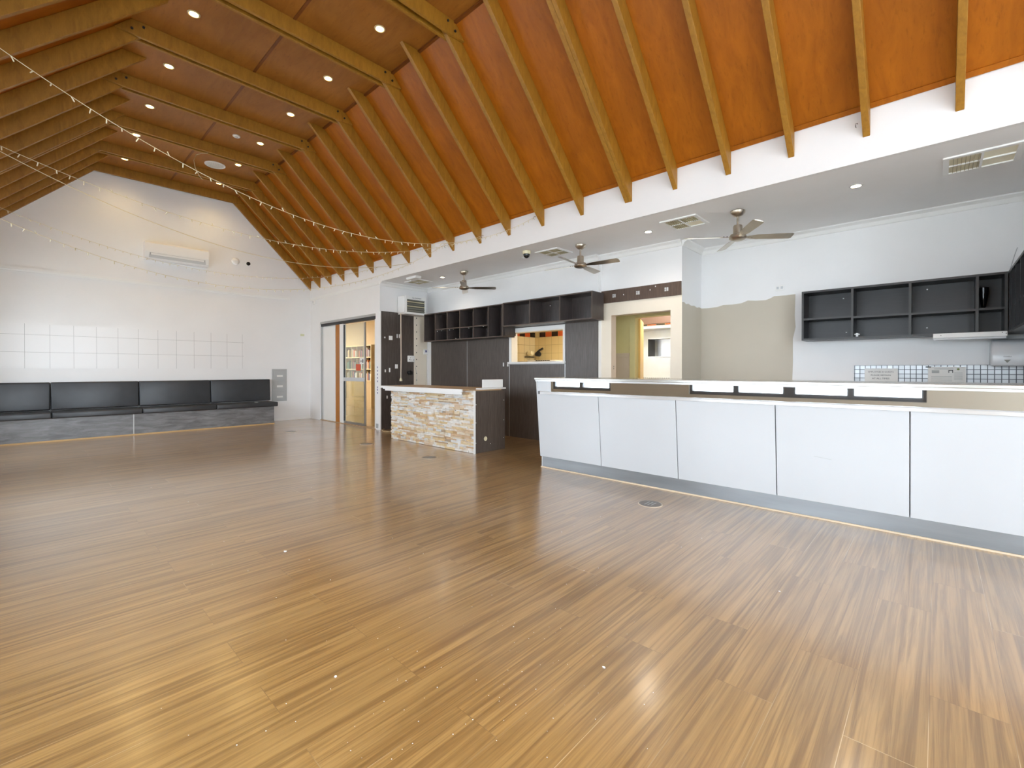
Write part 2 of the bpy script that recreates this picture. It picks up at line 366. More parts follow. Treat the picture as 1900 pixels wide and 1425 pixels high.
# walls
struct('wall_far', PR([(XL-.15, 0), (XF+.12, 0), (XF+.12, ZP-.1), (XK, ZC+.02), (XKL, ZC+.02), (XL-.15, ZP-.12)], 'y', YB, YB+.12), WHITE, 'white gable wall behind the bench')
def pier(bm, y0, y1): bx(bm, XL-.15, XL, y0, y1, 0, ZP-.03)
bm = bmesh.new()
ZW0, ZW1 = .70, 2.50
for y0, y1 in ((YS, -2.9), (-.9, .11), (3.75, 5.6), (7.32, 8.4), (10.3, YB)): pier(bm, y0, y1)
for y0, y1 in ((-2.9, -.9), (.11, 3.75), (5.6, 7.32), (8.4, 10.3)):
    bx(bm, XL-.15, XL, y0, y1, 0, ZW0); bx(bm, XL-.15, XL, y0, y1, ZW1, ZP-.03)
struct('wall_left', bm, TAN, 'cream wall with the long windows beside the camera')
wn = 0
for y0, y1, muls in ((-2.9, -.9, (-1.9,)), (.11, 3.75, (1.05, 1.95, 2.85)), (5.6, 7.32, (6.45,)), (8.4, 10.3, (9.35,))):  # unseen first window added for daylight; last one narrowed to dim the gable
    wn += 1
    bm = B((XL-.11, XL-.03, y0, y1, ZW0, ZW0+.07), (XL-.11, XL-.03, y0, y1, ZW1-.06, ZW1), (XL-.11, XL-.03, y0, y0+.06, ZW0+.07, ZW1-.06), (XL-.11, XL-.03, y1-.06, y1, ZW0+.07, ZW1-.06))
    for k, my in enumerate(muls): w = .10 if k % 2 else .05; bx(bm, XL-.11, XL-.03, my-w, my+w, ZW0+.07, ZW1-.06)
    w_ = struct('window_%d' % wn, bm, WFRAME, 'dark framed window %s along the left wall' % ordn(wn-1), 'window')
    g_ = mesh_obj('pane', B((XL-.075, XL-.069, y0+.06, y1-.06, ZW0+.07, ZW1-.06)), WGLASS); g_.parent = w_
# unseen wall behind the camera; window and gable openings are added for daylight
bm = B((XL-.15, -.5, YS-.12, YS, 0, 2.9), (4.5, XF+.12, YS-.12, YS, 0, 2.9), (XL-.15, .7, YS-.12, YS, 2.9, 3.3), (3.3, XF+.12, YS-.12, YS, 2.9, 3.3), (-.5, 4.5, YS-.12, YS, 2.75, 2.9), (-.5, 4.5, YS-.12, YS, 0, .15), (2.2, 4.5, YS-.12, YS, .15, 2.75))
prism(bm, [(XL-.15, 3.3), (.7, 3.3), (.7, 4.5), (XKL, 4.5), (XKL, ZC)], 'y', YS-.12, YS)
prism(bm, [(XF+.12, 3.3), (3.3, 3.3), (3.3, 4.5), (XK, 4.5), (XK, ZC)][::-1], 'y', YS-.12, YS)
bx(bm, XKL, XK, YS-.12, YS, 4.5, ZC)
struct('wall_rear', bm, WHITE, 'white wall behind the camera')
bm = B((-.5, 2.2, YS-.09, YS-.03, .15, .22), (-.5, 2.2, YS-.09, YS-.03, 2.68, 2.75))
for x in (-.5, .82, 2.13): bx(bm, x, x+.07, YS-.09, YS-.03, .22, 2.68)
w_ = struct('window_5', bm, WFRAME, 'dark framed window added out of view behind the camera', 'window')  # unseen rear window, added and sized for its daylight
# right side
struct('wall_hall_right', B((XF, XF+.12, YS, -.8, 0, ZS)), WHITE, 'white wall of the hall behind the counter end')
bm = B((XF, XF+.12, YD+.12, 8.29, 0, ZS), (XF, XF+.12, 10.82, YB, 0, ZS), (XF, XF+.12, 8.29, 10.82, 2.335, ZS))
struct('wall_door', bm, WHITE, 'white wall around the glass sliding door')
struct('trim_4', B((XF, XF+.05, YS, YB, ZS, ZP+.02)), WHITE, 'white fascia beam under the rafter ends', 'beam')
struct('trim_5', PR([(XF, ZS), (XF-.03, ZS), (XF-.012, ZS-.05), (XF, ZS-.06)], 'y', YD, YB), TRIMW, 'small cornice above the glass door', 'cornice')
struct('ceiling', B((XF+.05, XW+.12, -.92, YD+.12, ZS, ZS+.06)), SOFFIT, 'pale soffit ceiling over the kitchen side')
struct('wall_end', B((XF, XP+.12, YD, YD+.12, 0, ZS)), WHITE, 'white return wall with the dark board and heater')
HY0, HY1, HZ0, HZ1 = 4.44, 5.60, 1.34, 1.865
PY = 3.79
bm = B((XP, XP+.12, HY1, YD, 0, ZS), (XP, XP+.12, PY, HY0, 0, ZS), (XP, XP+.12, HY0, HY1, 0, HZ0), (XP, XP+.12, HY0, HY1, HZ1, ZS))
struct('wall_hatch', bm, WHITE, 'white wall behind the dark panels and shelves')
# portal wall (cream round the opening)
XR, OY0, OY1, OZ = 6.03, 2.69, 3.62, 2.022
bm = B((XR, XR+.135, OY1, PY+.0, 0, ZS), (XR, XR+.135, OY0, OY1, OZ, ZS), (XR, XW, 2.53, OY0, 0, ZS))
struct('wall_portal', bm, WHITE, 'white wall above the brown board and doorway')
def patch(name, pts, axis, a, b, mat, label): return struct(name, PR(pts, axis, a, b), mat, label, 'painted patch')
bm = B((XR-.002, XR, OY1, PY, 0, 2.3), (XR-.002, XR, OY0, OY1, OZ, 2.3), (XR-.002, XR, 2.53, OY0, 0, 2.3))
struct('trim_6', bm, CREAM, 'cream painted surround of the kitchen doorway', 'surround')
ed = [(6.03, 2.118), (6.1, 2.122), (6.16, 2.10), (6.24, 2.115), (6.33, 2.098), (6.45, 2.108), (6.55, 2.09), (6.63, 2.105), (6.72, 2.095)]
struct('trim_7', PR([(6.03, 0), (6.72, 0)]+ed[::-1], 'y', 2.528, 2.53), TAN, 'unpainted tan lower part of the doorway pier', 'painted patch')
ed = [(2.53, 2.095), (2.44, 2.09), (2.3, 2.098), (2.22, 2.118), (2.1, 2.112), (1.98, 2.12), (1.9, 2.148), (1.8, 2.135), (1.68, 2.13), (1.62, 2.15), (1.58, 2.172), (1.45, 2.168), (1.335, 2.172)]
ed2 = [(1.335, 2.172), (1.342, 1.9), (1.332, 1.75), (1.362, 1.6), (1.36, 1.3), (1.37, 1.0), (1.36, 0)]
struct('trim_8', PR([(2.53, 0)]+ed+ed2[1:], 'x', XW-.002, XW), TAN, 'unpainted tan patch of the kitchen wall', 'painted patch')
struct('wall_kitchen', B((XW, XW+.1, -.92, 2.53, 0, ZS)), WHITE, 'white wall behind the counter with black shelves')
struct('wall_right', B((4.95, XW, -.92, -.8, 0, ZS)), WHITE, 'white wall at the right edge with black cabinets')
def cornice_x(n, x, y0, y1, s, lab): struct('trim_%d' % n, PR([(x, ZS), (x-s*.075, ZS), (x-s*.07, ZS-.012), (x-s*.03, ZS-.035), (x-s*.012, ZS-.075), (x, ZS-.08)], 'y', y0, y1), TRIMW, lab, 'cornice')
def cornice_y(n, y, x0, x1, lab): struct('trim_%d' % n, PR([(y, ZS), (y-.075, ZS), (y-.07, ZS-.012), (y-.03, ZS-.035), (y-.012, ZS-.075), (y, ZS-.08)], 'x', x0, x1), TRIMW, lab, 'cornice')
cornice_x(9, XW, -.8, 2.53, 1, 'white cornice along the kitchen wall')
cornice_x(10, XR, 2.53, PY, 1, 'white cornice above the doorway')
cornice_x(11, XP, PY, YD, 1, 'white cornice above the dark shelves')
cornice_y(12, YD, XF, XP, 'white cornice above the heater')
cornice_y(13, 2.53, XR, XW, 'white cornice on the doorway pier')
struct('trim_14', B((XL, 4.31, YB-.03, YB, 2.885, 2.935), (XL, 4.31, YB-.018, YB, 2.86, 2.885)), TRIMW, 'white picture rail across the gable wall', 'moulding')
struct('trim_15', B((XL, 3.33, YB-.006, YB, 1.22, 1.985)), WTILE, 'field of white square tiles above the bench', 'tiles')
struct('baseboard_far', B((3.77, XF, YB-.012, YB, 0, .05)), TRIMW, 'low skirting beside the bench', 'skirting')

# ------------------------------------------------------------------ rafters and collar ties
RY = [-.7, -.12, .44, .99, 1.54, 2.09, 2.67, 3.30, 3.94, 4.57, 5.19, 5.84, 6.47, 7.11, 7.73, 8.38, 9.0, 9.62, 10.24, 10.82, 11.34]
TIED = {3.94, 5.19, 6.47, 7.73, 9.0, 10.24, 11.34, 2.67, 1.54, .44, -.7}
RD = .232                                # vertical depth below the plywood
def rafter(y, side, w=.05, dy=0):
    # profile in x,z: follows the slope, vertical cut at the fascia, level cut at the flat ceiling
    tx = XF-(ZC-.001-(ZP-RD))/MS
    pts = [(XF, ZP), (XF, ZP-RD), (tx, ZC-.001), (XK, ZC-.001)]
    if side < 0: pts = [(XL+XF-p[0], p[1]) for p in pts]
    return PR(pts, 'y', y-w/2+dy, y+w/2+dy)
YR = sorted(RY, reverse=True)
nt_ = 0
for i, y in enumerate(YR):
    tied = y in TIED
    for side in (1, -1):
        if side < 0 and y < 3: continue
        lab = 'yellow-brown timber rafter on the %s slope, %s from the gable wall' % ('right' if side > 0 else 'left', ordn(i))
        single('rafter', rafter(y, side), RAFT, lab, 'rafter', 'rafters on the %s slope' % ('right' if side > 0 else 'left'), bev=.003)
    if y == 2.67:
        single('rafter', rafter(y, 1, .04, -.047), RAFT, 'timber rafter bolted face to face in front of the %s rafter on the right slope' % ordn(i), 'rafter', 'rafters on the right slope', bev=.003)
    if y == 9.0:
        single('rafter', rafter(y, -1, .04, -.090), RAFT, 'timber rafter doubled in front of the %s rafter on the left slope' % ordn(i), 'rafter', 'rafters on the left slope', bev=.003)
    if tied and y > .6 or y == .44:
        zt = ZC-.165
        offs = ((-.047, .047) if y != 2.67 else (-.09, .047)) if y < 11 else (-.047,)
        for k, dy in enumerate(offs):
            xr = XK-.0; pts = [(2.0, zt), (3.15, zt), (XK+.14, ZC-.15), (XK+.03, ZC-.03), (XK-.0, ZC-.001), (2.0, ZC-.001)]
            full = pts+[(4.0-p[0], p[1]) for p in pts[::-1]]
            full = [(3.995-p[0], p[1]) if False else p for p in full]
            # remove the duplicate midpoints
            poly = [p for j, p in enumerate(full) if not (abs(p[0]-2.0) < 1e-6)]
            single('collar_tie', PR(poly, 'y', y+dy-.018, y+dy+.018), RAFT,
                   '%s board of the flat collar tie, %s tie from the gable wall' % ('near' if dy < 0 else 'far', ordn(nt_)), 'beam', 'collar ties under the flat ceiling', bev=.003)
        nt_ += 1
        for sx in (1, -1):
            if y in (3.94, 5.19, 6.47, 7.73, 9.0):
                for xx, zz in ((3.10, ZC-.05), (3.20, ZC-.11)):
                    x = xx if sx > 0 else 4.0-xx
                    single('bolt', L([(.013, -.080), (.013, -.069), (.006, -.069), (.006, -.064)], (x, y, zz), 'y', 10), DARK,
                           'dark bolt at %s end of tie board, %s tie from gable, %s' % ('right' if sx > 0 else 'left', ordn(nt_-1), 'upper' if zz > ZC-.08 else 'lower'), 'bolt', 'bolts on the collar ties')

# ------------------------------------------------------------------ downlights
def downlight(x, y, z, glow, power, col, label, group, r=.045, blend=1.0, ang=2.5):
    t = thing('downlight', label, 'ceiling light', (x, y, z), group)
    part(t, 'trim_ring', L([(r+.014, -.001), (r+.014, -.005), (r, -.009), (r-.002, -.001)], (x, y, z), 'z', 24), GREYL if glow is DLW else BRASSW, smooth=True)
    part(t, 'lamp_face', L([(r-.004, -.002), (r-.004, -.006), (r*.5, -.008)], (x, y, z), 'z', 20), glow, smooth=True, label='glowing lamp face')
    l = bpy.data.lights.new('downlight_beam', 'SPOT'); l.energy = power; l.color = col; l.spot_size = ang; l.spot_blend = blend; l.shadow_soft_size = .10
    o = bpy.data.objects.new('downlight_beam', l); C.objects.link(o); o.parent = t; o.location = (0, 0, -.02)
WC = (1, .74, .34)
for k, y in enumerate((10.75, 9.52, 8.35, 7.07, 5.84, 4.57)):
    for x, s in ((1.24, 'left'), (2.70, 'right')):
        if s == 'left' and y < 5: continue
        downlight(x, y, ZC, DL, 26 if y > 9 else 7, WC, 'warm recessed downlight in the flat timber ceiling, %s row, %s from the gable wall' % (s, ordn(k)), 'downlights in the timber ceiling')
for y, nm in ((.57, 'farthest right, near the big vent'), (2.69, 'beside the square vent'), (6.87, 'near the heater, past the far fan')):
    downlight(5.37, y, ZS, DLW, 24, (1, .90, .78), 'small white downlight in the pale soffit, '+nm, 'downlights in the soffit', .042)

# speaker grille and smoke detector in the flat ceiling
t = thing('ceiling_speaker', 'large round white speaker grille in the timber ceiling', 'speaker', (2.41, 9.84, ZC))
part(t, 'rim', L([(.165, 0), (.165, -.01), (.15, -.018), (.14, -.012), (.14, -.002)], (2.41, 9.84, ZC), 'z', 40), TRIMW, smooth=True)
part(t, 'grille', L([(.14, -.002), (.14, -.012), (.05, -.016), (.01, -.016)], (2.41, 9.84, ZC), 'z', 40), plain('grille_mesh', (214, 212, 206), .5, scale=60, var=.2), smooth=True)
t = thing('smoke_detector', 'small round white detector in the timber ceiling', 'detector', (2.35, 8.37, ZC))
part(t, 'base', L([(.055, 0), (.055, -.012), (.045, -.02)], (2.35, 8.37, ZC), 'z', 28), TRIMW, smooth=True)
part(t, 'sensor', L([(.02, -.018), (.018, -.028), (.01, -.032)], (2.35, 8.37, ZC), 'z', 20), GREYL, smooth=True)

# ------------------------------------------------------------------ string lights
def strand(a, b, c, x0, x1, yy, label, bulbs=True, step=.088, r=.0022):
    pts = []
    n = 70
    for i in range(n+1):
        x = x0+(x1-x0)*i/n; pts.append((x, yy, a*x*x+b*x+c))
    t = thing('string_lights' if bulbs else 'hanging_cable', label, 'string lights' if bulbs else 'cable', (x0, yy, a*x0*x0+b*x0+c), 'festoon strings across the hall' if bulbs else None)
    part(t, 'cord', T(pts, r, 5), BRASSW, smooth=True)
    if not bulbs: return
    src = None; x = x0+.05; k = 0
    while x < x1-.03 and k < 99:
        z = a*x*x+b*x+c
        if src is None:
            bm = L([(.003, 0), (.0036, -.005), (.0036, -.026), (.002, -.030)], (0, 0, 0), 'z', 8)
            o = src = mesh_obj('bulb', bm, BULB, smooth=True)
        else:
            o = src.copy(); C.objects.link(o)
        o.parent = t; o.location = Vector((x, yy, z))-t.location
        o.rotation_euler = (random.uniform(-.7, .7), random.choice((-.5, -.1, .2, .5, 0, 0, 2.6)), 0)
        x += step*random.uniform(.85, 1.15); k += 1
strand(.1194, -.5171, 3.0499, XL, XF, 4.071, 'nearest festoon string sagging across in front of the rafters')
strand(.0813, -.2985, 2.8280, XL, XF, 5.12, 'second nearest festoon string, crossing above the air conditioner')
strand(.0791, -.4228, 3.3574, XL, XF, 7.03, 'plain thin cable without bulbs slung across the hall', False, r=.004)
strand(.0768, -.3323, 3.0684, XL, XF, 8.224, 'farthest festoon string, passing just under the air conditioner')
strand(.1152, -.3748, 2.4655, XL, XF, 6.018, 'lowest festoon string, dipping to the picture rail')
pts = [(1.86, 7.1, 2.87), (1.80, 7.1, 2.86), (1.765, 7.1, 2.80), (1.77, 7.1, 2.72), (1.80, 7.1, 2.66), (1.835, 7.1, 2.60)]
# loose flex under the ceiling
pts = [(2.02, 9.0, 4.60), (1.90, 9.0, 4.62), (1.80, 9.0, 4.56), (1.77, 9.0, 4.44), (1.80, 9.0, 4.30), (1.86, 9.0, 4.18), (1.90, 9.0, 4.12)]
YH = 9.0
single('loose_flex', T([(2.10, 8.98, 4.83), (2.02, 8.98, 4.80), (1.93, 8.98, 4.74), (1.90, 8.98, 4.64), (1.92, 8.98, 4.52), (1.97, 8.98, 4.42), (2.02, 8.98, 4.36)], .005, 6), BRASSW, 'short loose curl of cable hanging from a collar tie', 'cable', smooth=True)
# cup hooks on the fascia that hold the strings
for y, z, nm in ((4.07, 3.31, 'beside the tenth rafter from the right edge'), (5.12, 3.26, 'where the second string ends'), (6.02, 3.27, 'where the lowest string ends'), (7.03, 3.15, 'where the plain cable ends'), (8.22, 3.235, 'where the farthest string ends'), (.50, 3.28, 'beside the second rafter from the right edge')):
    single('cup_hook', T([(XF+.004, y, z), (XF-.02, y, z), (XF-.036, y+.008, z-.008), (XF-.04, y+.01, z-.024), (XF-.03, y+.01, z-.036), (XF-.014, y+.008, z-.032)], .0024, 6), DARK, 'small wire hook in the white fascia, '+nm, 'hook', 'cup hooks on the fascia', smooth=True)

# ------------------------------------------------------------------ gable wall fittings
t = thing('air_conditioner', 'white split air conditioner high on the gable wall', 'air conditioner', (2.10, YB, 3.35))
x0, x1 = 1.58, 2.63
part(t, 'body', PR([(YB, 3.35), (YB, 3.69), (YB-.16, 3.69), (YB-.2, 3.66), (YB-.2, 3.50), (YB-.17, 3.39), (YB-.13, 3.35)], 'x', x0, x1), TRIMW, bev=.008)
part(t, 'front_grille', B((x0+.07, x1-.07, YB-.196, YB-.18, 3.425, 3.475)), GREYP)
part(t, 'louvre', PR([(YB-.202, 3.47), (YB-.186, 3.425), (YB-.192, 3.42), (YB-.206, 3.464)], 'x', x0+.09, x1-.09), TRIMW)
part(t, 'louvre', PR([(YB-.192, 3.435), (YB-.172, 3.385), (YB-.178, 3.38), (YB-.197, 3.43)], 'x', x0+.06, x1-.06), GREYL)
single('wall_siren', L([(.075, 0), (.075, -.03), (.05, -.05), (.02, -.055)], (3.17, YB, 3.59), 'y', 28), TRIMW, 'round white siren on the gable wall beside the black sensor', 'alarm', smooth=True)
t = thing('wall_sensor', 'small black round sensor on the gable wall', 'sensor', (3.42, YB, 3.58))
part(t, 'housing', L([(.04, 0), (.04, -.025), (.03, -.035)], (3.42, YB, 3.58), 'y', 24), BLACK, smooth=True)
part(t, 'base_plate', L([(.055, 0), (.055, -.006)], (3.42, YB, 3.58), 'y', 24), TRIMW, smooth=True)
t = thing('mail_slot_panel', 'grey metal panel with three slots beside the bench', 'panel', (4.07, YB, .45))
part(t, 'plate', B((3.91, 4.235, YB-.02, YB, .46, 1.215)), GREYP, bev=.004)
for k in range(3):
    z = .50+k*.245
    d = part(t, 'slot_door', B((3.95, 4.20, YB-.03, YB-.02, z, z+.19)), GREYP, bev=.004)
    part(t, 'slot_label', B((4.01, 4.14, YB-.034, YB-.03, z+.045, z+.085)), PAPER, par=d, label='white label')
    part(t, 'slot_lip', B((4.01, 4.15, YB-.045, YB-.03, z+.025, z+.037)), ALU, par=d)
single('wall_sticker', B((4.56, 4.65, YB-.003, YB, 2.02, 2.07)), plain('pale_green', (214, 216, 178), .6), 'tiny faded yellow-green sticker on the gable wall', 'sticker')
t = thing('motion_sensor', 'small white motion sensor in the corner above the sliding door', 'sensor', (XF, 11.12, 2.80))
part(t, 'housing', PR([(XF, 2.79), (XF, 2.90), (XF-.03, 2.89), (XF-.04, 2.84), (XF-.03, 2.79)], 'y', 11.08, 11.16), TRIMW, bev=.004)
part(t, 'lens', B((XF-.043, XF-.036, 11.095, 11.145, 2.82, 2.86)), GREYL, bev=.002)

# ------------------------------------------------------------------ bench seat
t = thing('bench_seat', 'long black vinyl bench with grey laminate base against the gable wall', 'bench', (1.5, 11.1, 0))
part(t, 'base', B((XL+.01, 1.345, 10.80, YB-.01, 0, .385)), BENCHL)
part(t, 'base', B((1.36, 3.757, 10.80, YB-.01, 0, .385)), BENCHL)
part(t, 'joint_strip', B((1.345, 1.36, 10.795, 10.85, 0, .385)), GREYL, label='pale joint strip')
sx_ = [XL+.01, .302, 1.475, 2.655, 3.83]; bxs = [XL+.01, .30, 1.49, 2.665, 3.835]
for a, b in zip(sx_, sx_[1:]):
    part(t, 'seat_cushion', B((a+.003, b-.003, 10.76, YB-.10, .387, .485)), VINYL, bev=.018, segs=4)
for a, b in zip(bxs, bxs[1:]):
    bk = part(t, 'back_cushion', PR([(YB-.15, .50), (YB-.12, .98), (YB-.012, .98), (YB-.012, .50)], 'x', a+.004, b-.004), VINYL, bev=.016, segs=4)
    part(t, 'piping', T([(a+.02, YB-.150, .515), (a+.02, YB-.121, .965), (b-.02, YB-.121, .965), (b-.02, YB-.150, .515), (a+.02, YB-.150, .515)], .005, 6), VINYL, smooth=True, par=bk)
struct('trim_16', B((XL, 3.757, 10.785, 10.80, 0, .022)), plain('timber_quad', (206, 170, 118), .4), 'timber quad along the foot of the bench', 'trim')
single('paper_scrap', B((3.40, 3.46, 10.90, 10.93, .4855, .493)), PAPER, 'small white scrap on the right end of the bench seat', 'scrap')

# ------------------------------------------------------------------ sliding glass door
t = thing('door_1', 'glass sliding door beside a white panel and orange timber strip', 'door', (XF, 9.55, 0), kind='structure')
part(t, 'track_cover', B((XF+.0, XF+.1, 8.29, 10.82, 2.285, 2.335)), ALU, bev=.003, label='aluminium track cover')
part(t, 'track', B((XF+.02, XF+.1, 8.29, 10.82, 2.225, 2.285)), DARK, label='dark door track')
part(t, 'frame', B((XF+.02, XF+.1, 10.775, 10.82, 0, 2.225)), ALU, label='aluminium side frame')
part(t, 'white_panel', B((XF+.05, XF+.09, 10.14, 10.77, 0, 2.225)), TRIMW, label='white infill panel')
part(t, 'timber_strip', B((XF+.05, XF+.09, 9.90, 10.13, 0, 2.225)), ORANGE, label='orange timber strip')
part(t, 'post', B((XF+.03, XF+.10, 9.735, 9.895, 0, 2.225)), TRIMW, label='white post')
leaf = part(t, 'door_leaf', B((XF+.055, XF+.067, 8.84, 9.735, .06, 2.20)), GLASS, label='glass leaf')
part(t, 'bottom_rail', B((XF+.045, XF+.077, 8.80, 9.735, .01, .06)), ALU, par=leaf)
part(t, 'stile', B((XF+.045, XF+.077, 8.80, 8.84, .06, 2.20)), ALU, par=leaf)
part(t, 'stile', B((XF+.045, XF+.077, 9.715, 9.735, .06, 2.20)), DARK, par=leaf)
part(t, 'crossbar', B((XF+.04, XF+.055, 8.80, 9.735, .95, 1.03)), WHITEG, par=leaf, label='white safety bar')
part(t, 'sticker', B((XF+.050, XF+.054, 8.99, 9.19, 1.18, 1.32)), REDP, par=leaf, label='orange-red sticker')
part(t, 'sticker', B((XF+.050, XF+.054, 8.84, 9.02, 1.32, 1.45)), PAPER, par=leaf, label='white sticker')
part(t, 'sticker_print', B((XF+.048, XF+.050, 8.87, 8.92, 1.345, 1.42), (XF+.048, XF+.050, 8.95, 8.985, 1.36, 1.40)), INK, par=leaf)
part(t, 'sill', B((XF, XF+.16, 8.29, 10.82, .0, .012)), TANB, label='tan threshold')
part(t, 'jamb', B((XF+.02, XF+.12, 8.29, 8.36, 0, 2.225)), TRIMW)
bm = bmesh.new()
for k, z in enumerate((.72, .78, .83, .95, 1.02, 1.09, 1.16, 1.23)): bx(bm, XF-.002, XF, 8.21, 8.235, z, z+.035)
single('jamb_print', bm, BLUEP, 'column of small faded dark characters on the white door pier', 'lettering')
single('power_socket', B((XF-.012, XF, 8.19, 8.27, .03, .12)), GREYP, 'grey plate at the foot of the white door pier', 'plate', bev=.003)

# room behind the glass door
struct('wall_room_back', B((7.5, 7.6, 8.25, 16.5, 0, 2.75)), BROWNW, 'brown-beige back wall seen through the glass door')
struct('wall_room_side', B((XF+.12, 7.6, 16.5, 16.6, 0, 2.75)), CREAM, 'cream end wall of the room behind the glass door')
struct('wall_room_front', B((XF, XF+.12, YB+.12, 16.6, 0, 2.75)), CREAM, 'cream front wall of the room behind the glass door')
struct('wall_room_near', B((6.07, 7.5, 8.25, 8.35, 0, 2.75)), CREAM, 'cream near wall of the room behind the glass door')
struct('ceiling', B((XF+.12, 7.6, 8.25, 16.6, 2.75, 2.8)), SOFFIT, 'pale ceiling of the room behind the glass door')
t = thing('added_panel_light', 'flat ceiling light added out of view in the room behind the glass door', 'ceiling light', (5.7, 14.7, 2.75))  # unseen fitting added to light the room beyond the door
part(t, 'frame', B((5.3, 6.1, 14.3, 15.1, 2.73, 2.75)), TRIMW)
part(t, 'diffuser', B((5.35, 6.05, 14.35, 15.05, 2.722, 2.73)), FILLGLOW)
area('room_fill', (5.7, 14.7, 2.70), (0, 0, 0), .8, .8, 80, (.95, .97, 1))  # added area light for the room beyond the door
t = thing('bookshelf', 'timber bookshelf with three rows of books beyond the glass door', 'bookshelf', (7.35, 13.6, 0))
SX0, SX1, SY0, SY1, SZ0, SZ1 = 7.28, 7.49, 12.86, 14.5, .84, 1.98
wd = plain('birch', (226, 206, 158), .5)
part(t, 'side_panel', B((SX0, SX1, SY0, SY0+.03, .0, SZ1)), wd); part(t, 'side_panel', B((SX0, SX1, SY1-.03, SY1, .0, SZ1)), wd)
part(t, 'top', B((SX0, SX1, SY0+.03, SY1-.03, SZ1-.03, SZ1)), wd)
part(t, 'cabinet_front', B((SX0+.02, SX1, SY0+.03, SY1-.03, 0.0, SZ0)), BROWNW)
for z in (SZ0, 1.20, 1.58): part(t, 'shelf', B((SX0, SX1, SY0+.03, SY1-.03, z, z+.025)), wd)
part(t, 'back_panel', B((SX1-.01, SX1, SY0+.03, SY1-.03, SZ0, SZ1-.03)), DARK)
for y in (13.35, 13.75, 14.12): part(t, 'divider', B((SX0+.01, SX1-.01, y, y+.02, SZ0+.025, SZ1-.03)), wd)
cols = [('white', (225, 222, 214)), ('red', (170, 50, 44)), ('dark blue', (44, 54, 92)), ('tan', (196, 168, 120)), ('black', (32, 32, 34)), ('orange', (206, 120, 50)), ('grey', (130, 130, 132)), ('green', (62, 96, 66))]
cm = [plain('book_'+c.replace(' ', '_'), rgb, .6) for c, rgb in cols]
for r, (z, rn) in enumerate(((SZ0+.025, 'bottom'), (1.225, 'middle'), (1.605, 'top'))):
    y = SY0+.05; k = 0; run = 0
    while y < SY1-.09 and k < 24:
        wb = random.uniform(.026, .05); hb = random.uniform(.2, .29); ci = random.randrange(len(cm))
        if any(abs(y-d) < .06 for d in (13.35, 13.75, 14.12)): y += .065; continue
        if run > 6: y += random.uniform(.04, .12); run = 0; continue
        single('book', B((SX0+.02, SX0+.17, y, y+wb-.003, z, z+hb)), cm[ci], '%s book standing on the %s shelf beyond the glass, %s from the right' % (cols[ci][0], rn, ordn(k)), 'book', 'books on the %s shelf' % rn, bev=.002)
        y += wb; k += 1; run += 1

# ------------------------------------------------------------------ end wall: dark board, heater, fittings
t = thing('wall_board', 'dark woodgrain board left of the heater cord', 'wall panel', (5.2, YD, 0))
part(t, 'panel', B((XF+.016, 5.58, YD-.018, YD, 0, 2.37)), WENGE)
part(t, 'edge_strip', B((XF-.002, XF+.016, YD-.02, YD+.002, 0, 2.37)), TRIMW)
# channel strip with slots
bm = B((5.583, 5.93, YD-.010, YD-.0005, 0, 2.37))
t = thing('slotted_strip', 'pale wall strip with a column of dark holes beside the board', 'wall strip', (5.75, YD, 0))
part(t, 'strip', bm, CREAM)
bm = bmesh.new()
for k in range(15): lathe(bm, [(.012, -.011), (.012, -.006)], (5.655, YD, .98+k*.146-.146*3), 'y', 10)
part(t, 'hole', bm, BLACK, label='dark screw holes')
YH_ = 7.86
t = thing('wall_heater', 'white boxy gas heater with grey louvres high on the end wall', 'heater', (5.5, YD, 2.34))
hx0, hx1, hz0, hz1 = 5.22, 5.70, 2.36, 2.70
part(t, 'casing', B((hx0-.03, hx1+.02, YH_+.012, YD-.018, hz0-.0, hz1)), TRIMW, bev=.004)
part(t, 'front_frame', B((hx0, hx0+.025, YH_-.005, YH_+.012, hz0, hz1), (hx1-.025, hx1, YH_-.005, YH_+.012, hz0, hz1), (hx0+.025, hx1-.025, YH_-.005, YH_+.012, hz1-.07, hz1), (hx0+.025, hx1-.025, YH_-.005, YH_+.012, hz0, hz0+.012)), TRIMW, bev=.002)
part(t, 'back_grille', B((hx0+.025, hx1-.025, YH_+.006, YH_+.0119, hz0+.012, hz1-.07)), plain('heater_dark', (98, 98, 90), .5))
for k in range(6):
    z = hz0+.03+k*.045
    part(t, 'louvre', PR([(YH_-.012, z), (YH_+.006, z+.016), (YH_+.006, z+.022), (YH_-.014, z+.006)], 'x', hx0+.025, hx1-.025), CREAMP if k in (2, 4) else plain('louvre_grey_%d' % k, (140, 140, 130), .4), bev=0)
part(t, 'lower_tray', B((hx0-.02, hx1+.06, YH_-.02, YD-.018, hz0-.03, hz0-.004)), TRIMW, bev=.003)
part(t, 'lettering', text_bm('Gas  RADIANT', .034, (hx0+hx1)/2+.02, hz1-.036, 'y', YH_-.006), INK)
single('pull_cord', T([(5.16, 7.95, 2.34), (5.163, 7.95, 1.9), (5.166, 7.95, 1.4), (5.16, 7.95, 1.02)], .011, 8), plain('cord_beige', (206, 192, 174), .5), 'beige cord hanging down from the heater in front of the dark board', 'cord', smooth=True)
single('cord_toggle', L([(.012, .05), (.022, .03), (.03, 0), (.026, -.015)], (5.16, 7.95, .985), 'z', 14), CREAMP, 'cream toggle at the end of the heater cord', 'toggle', smooth=True)
def plate(x0, x1, z0, z1, lab, mat=TRIMW, d=.010, name='wall_plate', cat='wall plate'):
    return single(name, B((x0, x1, YD-.018-d, YD-.018, z0, z1)), mat, lab, cat, 'small fittings on the dark board', bev=.003)
